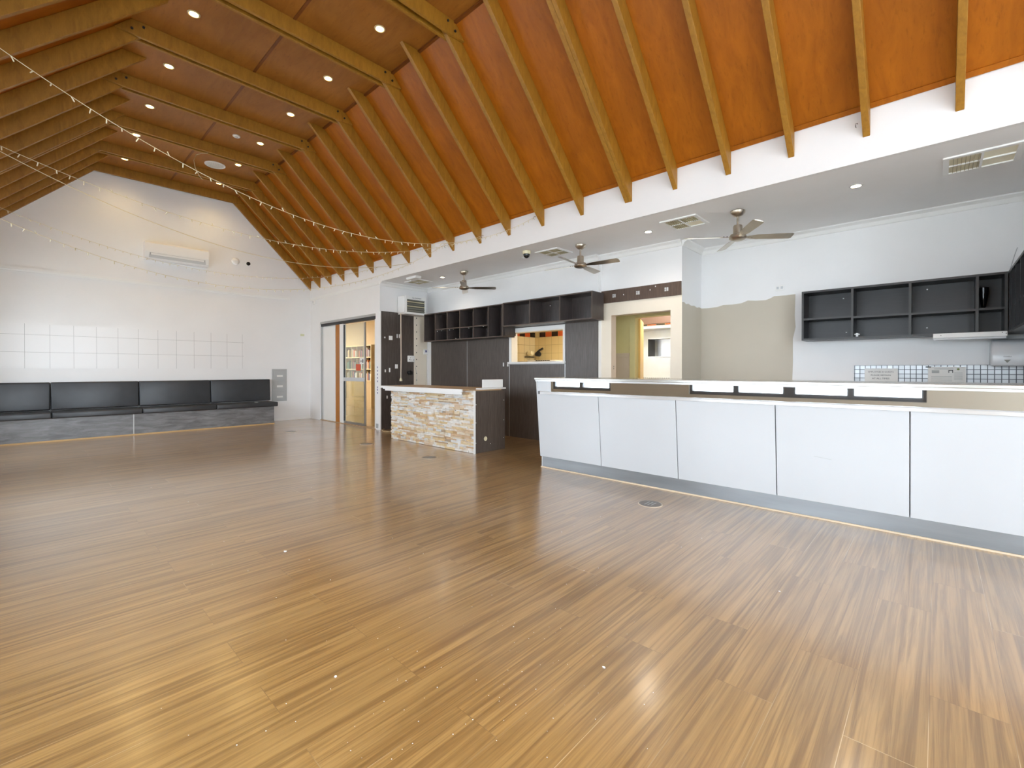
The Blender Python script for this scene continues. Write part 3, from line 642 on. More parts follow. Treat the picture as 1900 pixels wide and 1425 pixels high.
plate(4.88, 4.905, 1.83, 1.86, 'tiny white patch on the dark board, upper left of the row')
plate(4.985, 5.065, 1.80, 1.885, 'square white plate with a cut corner, upper part of the dark board')
plate(5.165, 5.185, 1.85, 1.93, 'left of two thin white upright clips on the dark board')
plate(5.215, 5.235, 1.85, 1.93, 'right of two thin white upright clips on the dark board')
plate(5.125, 5.19, 1.225, 1.31, 'larger white square plate, middle of the dark board')
plate(4.985, 5.015, 1.15, 1.235, 'upright white tab beside the square plate, lower dark board')
plate(4.89, 4.915, 1.15, 1.205, 'short white tab nearest the white edge, lower dark board')
plate(4.93, 4.955, .62, .68, 'white tab near the foot of the dark board')
t = thing('power_outlet', 'wide white power outlet on the edge of the dark board', 'outlet', (5.50, YD-.018, 1.36))
part(t, 'face_plate', B((5.42, 5.60, YD-.036, YD-.018, 1.365, 1.495)), TRIMW, bev=.01, segs=3)
part(t, 'socket', B((5.455, 5.468, YD-.038, YD-.036, 1.40, 1.425), (5.48, 5.51, YD-.038, YD-.036, 1.40, 1.41), (5.545, 5.575, YD-.038, YD-.036, 1.40, 1.41), (5.48, 5.49, YD-.038, YD-.036, 1.44, 1.455)), INK)
t = thing('plug_adaptor', 'black plug adaptor on the dark board above the stone counter', 'plug', (5.46, YD-.018, 1.12))
part(t, 'body', L([(.045, 0), (.045, -.05), (.03, -.06)], (5.46, YD-.018, 1.14), 'y', 16), BLACK, smooth=True)
part(t, 'side_lead', B((5.49, 5.53, YD-.06, YD-.02, 1.10, 1.165)), BLACK, bev=.006)
# thermostat on the pale strip
t = thing('thermostat', 'white thermostat on the pale strip under the end shelf', 'thermostat', (XP, 8.06, 1.53))
part(t, 'body', B((5.83, 5.945, YD-.04, YD-.010, 1.53, 1.64)), TRIMW, bev=.006)
part(t, 'display', B((5.86, 5.90, YD-.043, YD-.04, 1.575, 1.62)), BLUEP)
single('thin_wire', T([(5.905, YD-.016, 1.53), (5.90, YD-.016, 1.2), (5.89, YD-.016, .9), (5.88, YD-.016, .5)], .003, 5), GREYP, 'thin wire hanging from the thermostat', 'wire', smooth=True)
single('thin_wire', T([(5.59, YD-.014, 1.36), (5.62, YD-.014, 1.28), (5.66, YD-.014, 1.1), (5.65, YD-.014, .98), (5.67, YD-.014, .8)], .003, 5), GREYP, 'thin curly wire under the power outlet', 'wire', smooth=True)
single('floor_cable', T([(4.86, 8.09, .012), (4.76, 8.0, .012), (4.70, 7.86, .012), (4.74, 7.72, .012), (4.84, 7.66, .012), (4.90, 7.70, .03), (4.93, 7.9, .06)], .011, 8), plain('cable_olive', (176, 152, 112), .5), 'coil of cable on the floor at the foot of the dark board', 'cable', smooth=True)

# ------------------------------------------------------------------ dark panels on the hatch wall
def wallpanel(y0, y1, z0, z1, lab):
    return single('wall_panel', B((XP-.018, XP, y0, y1, z0, z1)), WENGE, lab, 'wall panel', 'dark laminate panels on the hatch wall')
wallpanel(6.815, 7.98, 0, 2.36, 'dark laminate wall panel at the left, beside the pale strip')
wallpanel(5.665, 6.80, 0, 2.36, 'dark laminate wall panel left of the serving hatch')
wallpanel(4.42, 5.65, 0, 1.295, 'dark laminate wall panel below the serving hatch')
wallpanel(3.795, 4.405, 0, 2.36, 'dark laminate wall panel right of the serving hatch')
wallpanel(4.42, 5.65, 1.94, 2.36, 'dark laminate strip above the serving hatch, behind the shelf')
for n, (y, z0, z1) in enumerate(((6.8075, 0, 2.36), (5.6575, 0, 2.36), (4.4125, 0, 2.36))):
    struct('trim_%d' % (17+n), B((XP-.021, XP, y-.006, y+.006, z0, z1)), ALU, 'silver joint strip %s between the dark panels' % ordn(n), 'trim')
# hatch
t = thing('serving_hatch', 'white framed serving hatch in the dark panelled wall', 'hatch', (XP, 5.03, 1.3), kind='structure')
part(t, 'frame', B((XP-.03, XP+.12, HY0, HY0+.012, HZ0, HZ1), (XP-.03, XP+.12, HY1-.012, HY1, HZ0, HZ1), (XP-.03, XP+.12, HY0+.012, HY1-.012, HZ1-.012, HZ1)), CREAM)
part(t, 'architrave', B((XP-.032, XP-.018, 4.41, 4.44, 1.30, 1.935), (XP-.032, XP-.018, 5.60, 5.652, 1.30, 1.935), (XP-.032, XP-.018, 4.44, 5.60, 1.865, 1.935)), TRIMW, bev=.002)
part(t, 'sill', B((XP-.055, XP+.12, 4.40, 5.66, 1.305, 1.34)), TRIMW, bev=.004)
bm = bmesh.new()
for k in range(5): bx(bm, XP-.04, XP-.032, 4.66+k*.1, 4.73+k*.1, 1.945, 1.957)
single('clip_row', bm, TRIMW, 'broken row of white clips above the hatch', 'clips')
for y, z, lab in ((5.80, 1.30, 'white bracket on the dark panel left of the hatch, farther one'), (5.69, 1.31, 'white angle bracket touching the hatch sill')):
    single('bracket', B((XP-.03, XP-.018, y-.012, y+.012, z-.04, z+.03)) if y > 5.75 else B((XP-.03, XP-.018, y-.012, y+.012, z-.05, z+.03), (XP-.03, XP-.018, y-.035, y+.012, z+.015, z+.03)), TRIMW, lab, 'bracket', bev=.002)

# ------------------------------------------------------------------ pigeon-hole shelves
def cabinet(name, label, y0, y1, z0, z1, xf, xb, divs, shelves, carc, edge, th=.018, dots=(), mids=None):
    """open-fronted wall shelf facing -X; divs: y of uprights; shelves: (ya, yb, z)"""
    t = thing(name, label, 'shelf', (xb, (y0+y1)/2, z0))
    def brd(nm, b):
        o = part(t, nm, B(b), carc)
        x0, x1, a0, a1, c0, c1 = b
        return o
    brd('top_board', (xf, xb, y0, y1, z1-th, z1)); brd('bottom_board', (xf, xb, y0, y1, z0, z0+th))
    brd('side_board', (xf, xb, y0, y0+th, z0+th, z1-th)); brd('side_board', (xf, xb, y1-th, y1, z0+th, z1-th))
    brd('back_board', (xb-.006, xb, y0+th, y1-th, z0+th, z1-th))
    for d in divs: brd('divider', (xf+.0005, xb-.006, d-th/2, d+th/2, z0+th, z1-th))
    for a, b, z in shelves: brd('shelf_board', (xf+.001, xb-.006, a, b, z-th/2, z+th/2))
    e = .0012
    bm = B((xf-e, xf, y0, y1, z1-th, z1), (xf-e, xf, y0, y1, z0, z0+th), (xf-e, xf, y0, y0+th, z0+th, z1-th), (xf-e, xf, y1-th, y1, z0+th, z1-th))
    for d in divs: bx(bm, xf-e, xf+.0005, d-th/2, d+th/2, z0+th, z1-th)
    for a, b, z in shelves: bx(bm, xf-e, xf+.001, a, b, z-th/2, z+th/2)
    part(t, 'edge_banding', bm, edge, label='paler front edges')
    if dots:
        bm = bmesh.new()
        for x, y, z in dots: bx(bm, x-.006, x+.004, y-.006, y+.006, z-.006, z+.006)
        part(t, 'shelf_pin', bm, TRIMW, label='white shelf pins')
    return t
XS = XP-.02
d1 = [7.43, 7.045, 6.665, 6.278, 5.885]
cabinet('wall_shelf', 'long low dark wall shelf with twelve pigeon holes, left of the hatch', 5.525, 7.80, 1.775, 2.345, 5.62, XS, d1,
        [(7.039+.015, 7.421, 2.005), (6.674, 7.036, 2.003), (6.287, 6.656, 2.0), (5.894, 6.269, 2.0)], WENGEB, EDGE,
        dots=[(5.66, 7.405, 1.975), (5.66, 7.27, 1.98), (5.66, 7.02, 1.98), (5.66, 6.90, 1.985), (5.66, 6.45, 1.98), (5.66, 6.05, 1.985), (5.9, 7.6, 1.95), (5.91, 5.77, 2.15), (5.91, 5.77, 2.22), (5.64, 6.80, 1.80)])
cabinet('wall_shelf', 'taller dark wall shelf of three large boxes above the hatch', 3.69, 5.52, 1.945, 2.355, 5.62, XS, [4.90, 4.285], [], WENGEB, EDGE,
        dots=[(5.91, 4.7, 2.26), (5.91, 5.1, 2.25)])
single('shelf_valance', B((5.66, XS, 5.50, 5.52, 1.80, 1.944)), WENGEB, 'short dark end board hanging below the taller shelf', 'board')

# ------------------------------------------------------------------ portal board and inner lobby
t = thing('header_board', 'brown woodgrain board across the top of the kitchen doorway', 'board', (XR, 3.15, 2.2))
part(t, 'board', B((XR-.022, XR-.002, 2.535, PY-.01, 2.212, 2.40)), streak('brown_laminate', (104, 84, 70), (78, 62, 52), (9, 9, .6), .45, 8))
for y in (3.56, 3.17, 2.74):
    part(t, 'adhesive_patch', B((XR-.0245, XR-.022, y-.028, y-.004, 2.285, 2.335), (XR-.0245, XR-.022, y+.002, y+.026, 2.285, 2.308), (XR-.0245, XR-.022, y+.002, y+.026, 2.314, 2.335)), GREYL, label='pale square patch')
bm = bmesh.new()
for y, z in ((3.40, 2.31), (2.98, 2.33), (2.90, 2.37)): bx(bm, XR-.024, XR-.022, y-.006, y+.006, z-.008, z+.008)
part(t, 'screw_hole', bm, TRIMW)
# lobby
XI = 6.75
struct('trim_25', B((XR, XR+.135, OY1-.002, OY1, 0, OZ), (XR, XR+.135, OY0, OY1-.002, OZ-.002, OZ)), PINK, 'beige reveal of the kitchen doorway', 'reveal')
struct('wall_lobby_left', B((XR+.135, XI, 4.05, 4.15, 0, 2.6)), YCREAM, 'yellowed side wall of the small lobby')
bm = B((XI, XI+.1, 3.63, 4.05, 0, 2.6), (XI, XI+.1, 2.53, 3.63, 2.06, 2.6), (XI, XI+.1, 2.53, 2.69, 0, 2.06))
struct('wall_lobby', bm, YCREAM, 'yellowed inner wall beyond the kitchen doorway')
struct('trim_20', B((XI-.004, XI, 3.705, 4.05, 0, 1.42)), PINK, 'beige painted dado of the lobby wall', 'dado')
struct('trim_21', B((XI-.02, XI, 3.705, 4.05, 1.41, 1.475)), PINK, 'beige dado rail of the lobby wall', 'dado rail', bev=.004)
struct('ceiling', B((XR+.135, XI, OY0, 4.15, 2.6, 2.65)), CREAM, 'cream lobby ceiling')
t = thing('door_2', 'yellowed door frame with open orange-cream door into the kitchen', 'door', (XI, 3.1, 0), kind='structure')
part(t, 'frame', B((XI-.02, XI+.1, 3.60, 3.70, 0, 2.09), (XI-.02, XI+.1, 2.70, 3.60, 2.045, 2.09)), YCREAM, bev=.004)
ca_, sa_ = math.cos(math.radians(23)), math.sin(math.radians(23))
part(t, 'door_leaf', PR([(XI+.102, 3.57), (XI+.102+.72*ca_, 3.57+.72*sa_), (XI+.102+.72*ca_-.035*sa_, 3.57+.72*sa_+.035*ca_), (XI+.102-.0, 3.605)], 'z', 0.01, 2.04), plain('door_cream_orange', (226, 186, 108), .45))
t2 = thing('light_switch', 'small switch on the reveal of the kitchen doorway', 'switch', (6.09, OY1, 1.27))
part(t2, 'plate', B((6.075, 6.105, OY1-.008, OY1-.002, 1.20, 1.27)), PINK, bev=.002)
part(t2, 'rocker', B((6.085, 6.095, OY1-.011, OY1-.008, 1.21, 1.225), (6.085, 6.095, OY1-.011, OY1-.008, 1.24, 1.255)), DARK)

# kitchen behind
XKK = 8.6
struct('wall_kitchen_far', B((XKK, XKK+.1, 1.0, 7.42, 0, 2.6)), KTILE2, 'cream tiled far wall of the kitchen')
struct('wall_kitchen_left', B((XP+.12, XKK, 7.32, 7.42, 0, 2.6)), KTILE, 'cream tiled left wall of the kitchen')
struct('wall_kitchen_near', B((XW+.1, XKK, 1.0, 1.1, 0, 2.6)), CREAM, 'cream near wall of the kitchen')
struct('ceiling', B((XP+.12, XKK, 4.15, 7.42, 2.6, 2.65), (XI+.1, XKK, 1.0, 4.15, 2.6, 2.65)), CREAM, 'cream kitchen ceiling')
OR_ = plain('orange_tile', (198, 92, 44), .3); BK_ = plain('black_tile', (34, 26, 24), .25)
bo = bmesh.new(); bk = bmesh.new()
for k in range(34):
    a = 1.1+k*.19-.0
    if a+.185 > 7.32: break
    bx(bk if k % 2 else bo, XKK-.008, XKK, a+.0, a+.18, 2.0, 2.115)
for k in range(12):
    a = 7.32-0-.19*0
    x = XKK-.19*(k+1)
    if x < XP+.15: break
    bx(bk if k % 2 == 0 else bo, x, x+.18, 7.312, 7.32, 2.0, 2.115)
struct('trim_22', bo, OR_, 'orange tiles of the kitchen border', 'tile border'); struct('trim_23', bk, BK_, 'black tiles of the kitchen border', 'tile border')
t = thing('added_tube_light', 'tube light added out of view on the kitchen ceiling', 'ceiling light', (7.5, 5.2, 2.6))  # unseen fitting added to light the kitchen
part(t, 'body', B((7.42, 7.58, 4.6, 5.8, 2.56, 2.6)), TRIMW); part(t, 'tube', L([(.016, 4.65), (.016, 5.75)], (7.5, 0, 2.54), 'y', 12), FILLGLOW)
area('kitchen_fill', (7.5, 5.2, 2.50), (0, 0, 0), .2, 1.2, 30, (1, .90, .68))  # added area light under the added fitting
area('kitchen_fill', (7.6, 3.6, 2.50), (0, 0, 0), .4, .8, 32, (1, .97, .92))  # added area light without a fitting, for the doorway view
t = thing('exhaust_duct', 'curved pale duct seen at the top right of the hatch', 'duct', (7.5, 5.2, 2.0))
part(t, 'duct', T([(7.4, 4.2, 2.02), (7.5, 4.9, 2.06), (7.6, 5.5, 2.09), (7.7, 6.3, 2.22)], .05, 14), plain('duct_white', (226, 226, 210), .4), smooth=True)
for hx, hy, hz in ((7.41, 4.3, 2.07), (7.69, 6.2, 2.25)): part(t, 'hanger', B((hx-.01, hx+.01, hy-.01, hy+.01, hz, 2.6)), ALU)
# small swivel light on the kitchen corner
t = thing('swivel_spotlight', 'small twin-head swivel fitting on the tiles seen through the hatch', 'spotlight', (8.4, 7.25, 1.5))
part(t, 'bracket', B((8.2, 8.5, 7.27, 7.312, 1.50, 1.52)), DARK, bev=.003)
part(t, 'head', L([(.035, -.16), (.06, -.14), (.06, -.02), (.04, 0)], (8.28, 7.27, 1.60), 'y', 18), CREAMP, smooth=True)
part(t, 'head', L([(.05, -.12), (.06, -.1), (.05, -.0)], (8.50, 7.20, 1.58), 'y', 16), DARK, smooth=True)
part(t, 'arm', T([(8.5, 7.2, 1.60), (8.52, 7.1, 1.68), (8.54, 7.02, 1.72)], .025, 10), DARK, smooth=True)
# grille / ledge at the hatch
bm = B((XKK-.3, XKK-.01, 6.45, 7.31, 1.40, 1.43))
t = thing('ledge', 'white ledge with a black vent strip at the bottom of the hatch view', 'ledge', (XKK-.15, 6.9, 1.40))
part(t, 'board', bm, TRIMW); bm = bmesh.new()
for k in range(8): bx(bm, XKK-.303, XKK-.3, 6.62+k*.055, 6.66+k*.055, 1.405, 1.427)
part(t, 'vent_slot', bm, BLACK)
# stainless wall, beam and pass-through seen through the doorway
single('steel_wall_sheet', B((XKK-.02, XKK-.008, 3.0, 4.80, .9, 2.02)), STEELS, 'bright stainless steel wall sheet seen through the doorway', 'steel sheet')
single('steel_hood_edge', B((XKK-.45, XKK-.05, 2.9, 4.75, 1.985, 2.05)), STEELS, 'pale edge of the exhaust hood above the steel wall', 'hood', bev=.004)
single('door_beam', B((XKK-.5, XKK-.4, 2.9, 4.75, 2.075, 2.20)), plain('brown_beam', (92, 68, 54), .5), 'brown beam above the hood seen through the doorway', 'beam')
t = thing('steel_shelf_box', 'small stainless open box on the steel wall seen through the doorway', 'steel box', (XKK-.2, 3.9, 1.45))
part(t, 'side', B((XKK-.3, XKK-.02, 4.15, 4.16, 1.46, 1.80)), DARK); part(t, 'bottom', B((XKK-.3, XKK-.02, 3.5, 4.16, 1.45, 1.46)), STEELS)
part(t, 'top', B((XKK-.3, XKK-.02, 3.5, 4.16, 1.80, 1.81)), STEELS); part(t, 'back', B((XKK-.035, XKK-.025, 3.5, 4.10, 1.46, 1.80)), STEEL)
t = thing('grill_plate', 'ribbed grill plate at the foot of the doorway view', 'grill', (XKK-.3, 3.9, .95))
part(t, 'body', B((XKK-.6, XKK-.03, 3.2, 4.5, .75, 1.02)), STEELS, bev=.006)
bm = bmesh.new()
for k in range(16): bx(bm, XKK-.62, XKK-.60, 3.5+k*.042, 3.52+k*.042, 1.0, 1.05)
part(t, 'rib', bm, BLACK)

# ------------------------------------------------------------------ stone fronted counter
t = thing('stone_counter', 'stone clad reception counter with dark side and chipped white top edge', 'counter', (4.66, 5.9, 0))
part(t, 'body', B((4.36, 4.965, 4.86, 6.98, 0, .895)), CREAM)
part(t, 'side_panel', B((4.362, 4.967, 4.83, 4.86, 0, .905)), WENGE, label='dark woodgrain side panel')
bm = bmesh.new(); lay = bm.faces.layers.float.new('stone_tone'); z = .004; row = 0
while z < .885:
    h = random.choice((.016, .02, .024, .03, .036)); h = min(h, .89-z)
    y = 4.832
    while y < 6.995:
        w = random.choice((.06, .09, .13, .18, .24, .30)); w = min(w, 6.998-y)
        d = random.uniform(.004, .024); n0 = len(bm.faces)
        bx(bm, 4.36-d, 4.36, y+.0008, y+w-.0008, z+.0006, z+h-.0006)
        bm.faces.ensure_lookup_table(); tone = random.random()
        for f in bm.faces[n0:]: f[lay] = tone
        y += w
    z += h; row += 1
o = part(t, 'stone_cladding', bm, STONE, label='stacked cream and honey stone strips')
# the float face layer must read as a face attribute
part(t, 'corner_strip', B((4.332, 4.362, 4.824, 4.834, 0, .90)), TRIMW, label='white corner strip')
part(t, 'top_board', B((4.235, 5.0, 5.02, 7.14, .894, .918)), TANB, label='tan laminate top')
part(t, 'top_board', B((4.345, 4.86, 4.80, 5.02, .896, .912)), TANB, label='tan laminate top')
part(t, 'top_edge', B((4.222, 4.235, 4.96, 7.16, .886, .920), (4.235, 5.0, 7.14, 7.152, .886, .920)), TRIMW)
part(t, 'fascia', B((4.26, 4.28, 5.02, 7.06, .838, .890), (4.28, 4.33, 7.03, 7.06, .838, .890)), TRIMW, bev=.003, label='white fascia under the top')
part(t, 'fascia_rail', B((4.235, 4.262, 5.0, 7.08, .868, .893)), TRIMW)
part(t, 'grommet', L([(.032, -.006), (.032, -.002), (.026, .0)], (4.56, 4.832, .195), 'y', 22), CREAMP, smooth=True, label='round cream cable cap')
bm = bmesh.new()
for x, z_ in ((4.375, .70), (4.94, .74), (4.372, .44), (4.94, .44), (4.66, .11), (4.372, .15), (4.935, .17)): lathe(bm, [(.006, -.003), (.006, .0)], (x, 4.831, z_), 'y', 8)
part(t, 'screw_cap', bm, TRIMW)
t = thing('white_tray', 'white upright board lying on the right end of the stone counter', 'board', (4.75, 4.87, .912))
part(t, 'upright', B((4.54, 4.955, 4.86, 4.885, .935, 1.055)), TRIMW, bev=.006)
part(t, 'base', B((4.46, 4.96, 4.80, 4.93, .913, .932)), TRIMW, bev=.004)

# ------------------------------------------------------------------ long white counter
t = thing('bar_counter', 'long white panelled bar counter with steel kick plate and mirror strip', 'counter', (4.5, 1.5, 0))
Y0c, Y1c = -.79, 3.59
part(t, 'carcass', PR([(4.36, 0), (4.36, .14), (4.30, .93), (4.27, 1.05), (4.86, 1.05), (4.86, 0)], 'y', Y0c+.01, Y1c-.02), WHITEG)
seams = [Y1c, 2.715, 1.845, .99, .138, Y0c]
for a, b in zip(seams, seams[1:]):
    part(t, 'front_panel', PR([(4.318, .138), (4.25, .906), (4.268, .906), (4.336, .138)], 'y', b+.0035, a-.0035), WHITEG, bev=.002)
part(t, 'kick_plate', B((4.335, 4.345, Y0c, Y1c-.03, .006, .150)), STEELD, label='scuffed steel kick plate')
part(t, 'end_panel', PR([(4.345, 0), (4.345, .14), (4.318, .14), (4.235, 1.06), (4.86, 1.06), (4.86, 0)], 'y', Y1c-.02, Y1c), WHITEG, label='white end panel')
part(t, 'lower_rail', PR([(4.262, .905), (4.238, .907), (4.234, .932), (4.244, .940), (4.270, .940)], 'y', Y0c, Y1c-.06), RAIL, label='steel rail below the mirror')
part(t, 'mirror_strip', B((4.250, 4.256, Y0c, 3.37, .94, 1.062)), MIRROR, label='mirror strip under the top')
part(t, 'end_block', B((4.248, 4.27, 3.37, Y1c-.02, .94, 1.062)), WHITEG)
part(t, 'upper_rail', B((4.222, 4.262, Y0c, Y1c, 1.060, 1.078)), RAIL, label='steel rail above the mirror')
part(t, 'counter_top', B((4.205, 4.90, Y0c, Y1c+.005, 1.078, 1.104)), plain('counter_top_steel', (200, 200, 194), .22, .7, .04, 5), bev=.004, label='steel edged top')
struct('trim_24', B((4.326, 4.335, Y0c, Y1c, 0, .012)), plain('sealant', (226, 206, 178), .5), 'pale sealant bead along the foot of the bar counter', 'trim')
single('panel_scratch', B((4.2835, 4.2858, .60, .72, .5015, .5045)), INKL, 'faint grey scratch on a white counter panel', 'scratch')
bpy.data.objects['panel_scratch'].rotation_euler = (.12, 0, 0)

# ------------------------------------------------------------------ kitchen wall: shelves, tiles, papers, dispenser
XB1 = XW
cabinet('wall_shelf', 'long black open wall shelf above the tiled splashback', -.50, 1.21, 1.556, 2.148, 6.42, XB1, [.712, .212, -.292],
        [(.721, 1.192, 1.81), (.221, .703, 1.80), (-.283, .203, 1.798), (-.482, -.301, 1.80)], BLACKB, BLACKE, .022,
        dots=[(6.71, .83, 2.06), (6.71, .80, 1.65), (6.71, .08, 2.08), (6.71, .08, 1.66)])
# return cabinet on the right wall (faces +Y)
t = thing('corner_shelf', 'black open shelf on the right wall, cut off by the frame edge', 'shelf', (5.9, -.65, 1.556))
def bk_(nm, b): part(t, nm, B(b), BLACKB)
bk_('top_board', (5.2, XW, -.8, -.502, 2.126, 2.148)); bk_('bottom_board', (5.2, XW, -.8, -.502, 1.556, 1.578)); bk_('back_board', (5.2, XW, -.8, -.79, 1.578, 2.126))
for x in (5.2, 5.55, 5.87, 6.14, 6.33): bk_('divider', (x, x+.018, -.79, -.502, 1.578, 2.126))
bk_('shelf_board', (5.22, 6.33, -.79, -.52, 1.795, 1.813))
# glass vase in the corner cell
t = thing('black_vase', 'black glossy horn-shaped vase on the corner shelf', 'vase', (6.56, -.365, 1.809))
part(t, 'body', L([(.012, 0), (.018, .03), (.026, .08), (.034, .14), (.038, .19), (.039, .215), (.033, .215)], (6.53, -.342, 1.809), 'z', 22), plain('black_gloss', (16, 16, 18), .08, var=.02), smooth=True)
part(t, 'rim', L([(.039, .212), (.041, .217), (.036, .22)], (6.53, -.342, 1.809), 'z', 22), BLACK, smooth=True)
single('glass_clip', B((6.45, 6.47, .66, .68, 1.579, 1.62), (6.45, 6.47, .645, .66, 1.60, 1.612), (6.45, 6.47, .68, .695, 1.60, 1.612)), GREYL, 'small white clip standing in the lower middle cell', 'clip')
# fluorescent batten light below
t = thing('batten_light', 'long white batten light housing under the black shelf', 'light fitting', (6.42, -.23, 1.5))
part(t, 'housing', B((6.36, 6.42, -.495, .03, 1.525, 1.572)), TRIMW, bev=.004)
part(t, 'diffuser', B((6.365, 6.44, -.49, .028, 1.503, 1.525)), WHITEG, bev=.006)
bm = bmesh.new()
for y, z_ in ((-.03, 1.552), (-.46, 1.56), (-.485, 1.55)): lathe(bm, [(.004, -.002), (.004, 0)], (6.36, y, z_), 'x', 8)
part(t, 'screw', bm, DARK)
t = thing('towel_dispenser', 'white paper towel dispenser with a dark arrow, right of the notices', 'dispenser', (6.56, -.62, 1.24))
part(t, 'body', PR([(XW, 1.245), (XW, 1.50), (6.50, 1.50), (6.44, 1.47), (6.42, 1.43), (6.42, 1.24), (6.46, 1.235)], 'y', -.79, -.393), WHITEG, bev=.012, segs=3)
part(t, 'arrow', PR([(-.475, 1.298), (-.522, 1.298), (-.498, 1.268)], 'x', 6.417, 6.42), GREENP and plain('arrow_grey', (120, 120, 108), .4), label='dark downward arrow')
part(t, 'lettering', text_bm('TOWELS', .014, -.4985, 1.328, 'x', 6.4185), INK)
single('splashback', B((XW-.008, XW, -.79, .724, .86, 1.252)), SPLASH, 'metallic square mosaic splashback behind the counter', 'splashback', kind='structure')
t = thing('notice', 'white handwritten notice taped on the mosaic, left one', 'notice', (XW, .47, 1.04))
part(t, 'sheet', B((XW-.011, XW-.009, .323, .622, 1.035, 1.215)), PAPER)
for k, (s, zz) in enumerate((('EMPLOYEES & GUESTS', 1.176), ('PLEASE REMAIN', 1.137), ('AT ALL TIMES', 1.10))):
    part(t, 'lettering', text_bm(s, .026 if k else .0235, .475, zz, 'x', XW-.0115, .0006), INK)
t = thing('notice', 'white printed notice with green badge and black box, right one', 'notice', (XW, -.07, 1.04))
part(t, 'sheet', B((XW-.011, XW-.009, -.226, .07, 1.035, 1.232)), PAPER)
bm = bmesh.new()
for k in range(7): bx(bm, XW-.0125, XW-.011, -.12, .045, 1.05+k*.013, 1.053+k*.013)
for k in range(7): bx(bm, XW-.0125, XW-.011, -.20, -.135, 1.095+k*.012, 1.098+k*.012)
bx(bm, XW-.0125, XW-.011, -.02, .04, 1.165, 1.195); bx(bm, XW-.0125, XW-.011, -.13, .02, 1.207, 1.213)
part(t, 'print_lines', bm, INKL)
part(t, 'black_box', B((XW-.0125, XW-.011, -.128, -.092, 1.190, 1.198), (XW-.0125, XW-.011, -.098, -.092, 1.168, 1.190), (XW-.0125, XW-.011, -.128, -.122, 1.168, 1.190)), BLACK)
part(t, 'badge', L([(.011, -.0125), (.011, -.011)], (XW, -.167, 1.207), 'x', 18), GREENP)
part(t, 'stamp', B((XW-.0125, XW-.011, -.185, -.152, 1.056, 1.064)), BLUEP)
single('tape', B((XW-.013, XW-.009, .045, .09, 1.225, 1.238)), INK, 'torn dark tape at the top corner of the right notice', 'tape')
t = thing('wall_switch', 'white double switch plate high on the kitchen wall', 'switch', (XW, 1.51, 2.24))
part(t, 'plate', B((XW-.01, XW, 1.46, 1.565, 2.235, 2.31)), TRIMW, bev=.003)
part(t, 'rocker', B((XW-.014, XW-.01, 1.475, 1.502, 2.257, 2.29), (XW-.014, XW-.01, 1.523, 1.55, 2.257, 2.29)), WHITEG, bev=.002)
single('back_worktop', B((6.15, XW-.008, -.79, 2.3, .83, .86)), STEEL, 'steel worktop along the kitchen wall behind the bar counter', 'worktop', bev=.003)
single('worktop_cabinet', B((6.2, XW-.008, -.79, 2.3, 0, .83)), WENGE, 'dark cabinet under the steel worktop', 'cabinet')
single('wall_cable', T([(XW-.004, -.585, 2.42), (XW-.004, -.57, 2.36), (XW-.004, -.535, 2.20)], .003, 5), GREYP, 'thin grey line on the kitchen wall above the shelf corner', 'cable', smooth=True)

# ------------------------------------------------------------------ ceiling fans
def fan(x, y, rot, label):
    t = thing('ceiling_fan', label, 'ceiling fan', (x, y, ZS), 'ceiling fans under the soffit')
    c = (x, y, ZS)
    part(t, 'canopy', L([(.05, 0), (.075, -.012), (.074, -.03), (.055, -.055), (.03, -.072), (.014, -.074)], c, 'z', 28), NICKEL, smooth=True)
    part(t, 'down_rod', L([(.012, -.07), (.012, -.17)], c, 'z', 14), NICKEL, smooth=True)
    part(t, 'motor_housing', L([(.02, -.163), (.042, -.168), (.047, -.18), (.047, -.25), (.05, -.262)], c, 'z', 24), NICKEL, smooth=True)
    part(t, 'hub', L([(.05, -.255), (.075, -.268), (.085, -.285), (.088, -.30), (.088, -.312), (.07, -.326), (.045, -.334), (.02, -.336)], c, 'z', 32), NICKEL, smooth=True)
    for k in range(4):
        bm = bmesh.new()
        xs = [.085, .13, .20, .40, .545, .565]; hw = [.02, .028, .046, .052, .055, .04]
        for th_ in (0,):
            up_ = []; lo_ = []
            for xx, w in zip(xs, hw):
                up_.append([bm.verts.new((xx, s*w, .004+(.006 if s == 0 else 0))) for s in (-1, 0, 1)])
                lo_.append([bm.verts.new((xx, s*w, 0)) for s in (-1, 0, 1)])
            for i in range(len(xs)-1):
                for j in range(2):
                    bm.faces.new((up_[i][j], up_[i+1][j], up_[i+1][j+1], up_[i][j+1]))
                    bm.faces.new((lo_[i][j+1], lo_[i+1][j+1], lo_[i+1][j], lo_[i][j]))
                bm.faces.new((lo_[i][0], lo_[i+1][0], up_[i+1][0], up_[i][0])); bm.faces.new((up_[i][2], up_[i+1][2], lo_[i+1][2], lo_[i][2]))
            for i in (0, len(xs)-1):
                bm.faces.new((lo_[i][0], lo_[i][1], lo_[i][2], up_[i][2], up_[i][1], up_[i][0]))
        R_ = Matrix.Rotation(math.radians(rot+90*k), 4, 'Z') @ Matrix.Translation((0, 0, -.30)) @ Matrix.Rotation(math.radians(-14), 4, 'X')
        bmesh.ops.transform(bm, matrix=Matrix.Translation(c) @ R_, verts=bm.verts)
        bl = part(t, 'blade', bm, NICKEL)
        sb = bmesh.new()
        for sx in (.115, .15): lathe(sb, [(.006, .0), (.006, .012), (.003, .015)], (sx, .012, 0), 'z', 8)
        bmesh.ops.transform(sb, matrix=Matrix.Translation(c) @ R_, verts=sb.verts)
        part(t, 'screw', sb, DARK, par=bl)
fan(5.32, 1.61, 36, 'nearest brushed nickel ceiling fan, by the large wall shelf side')
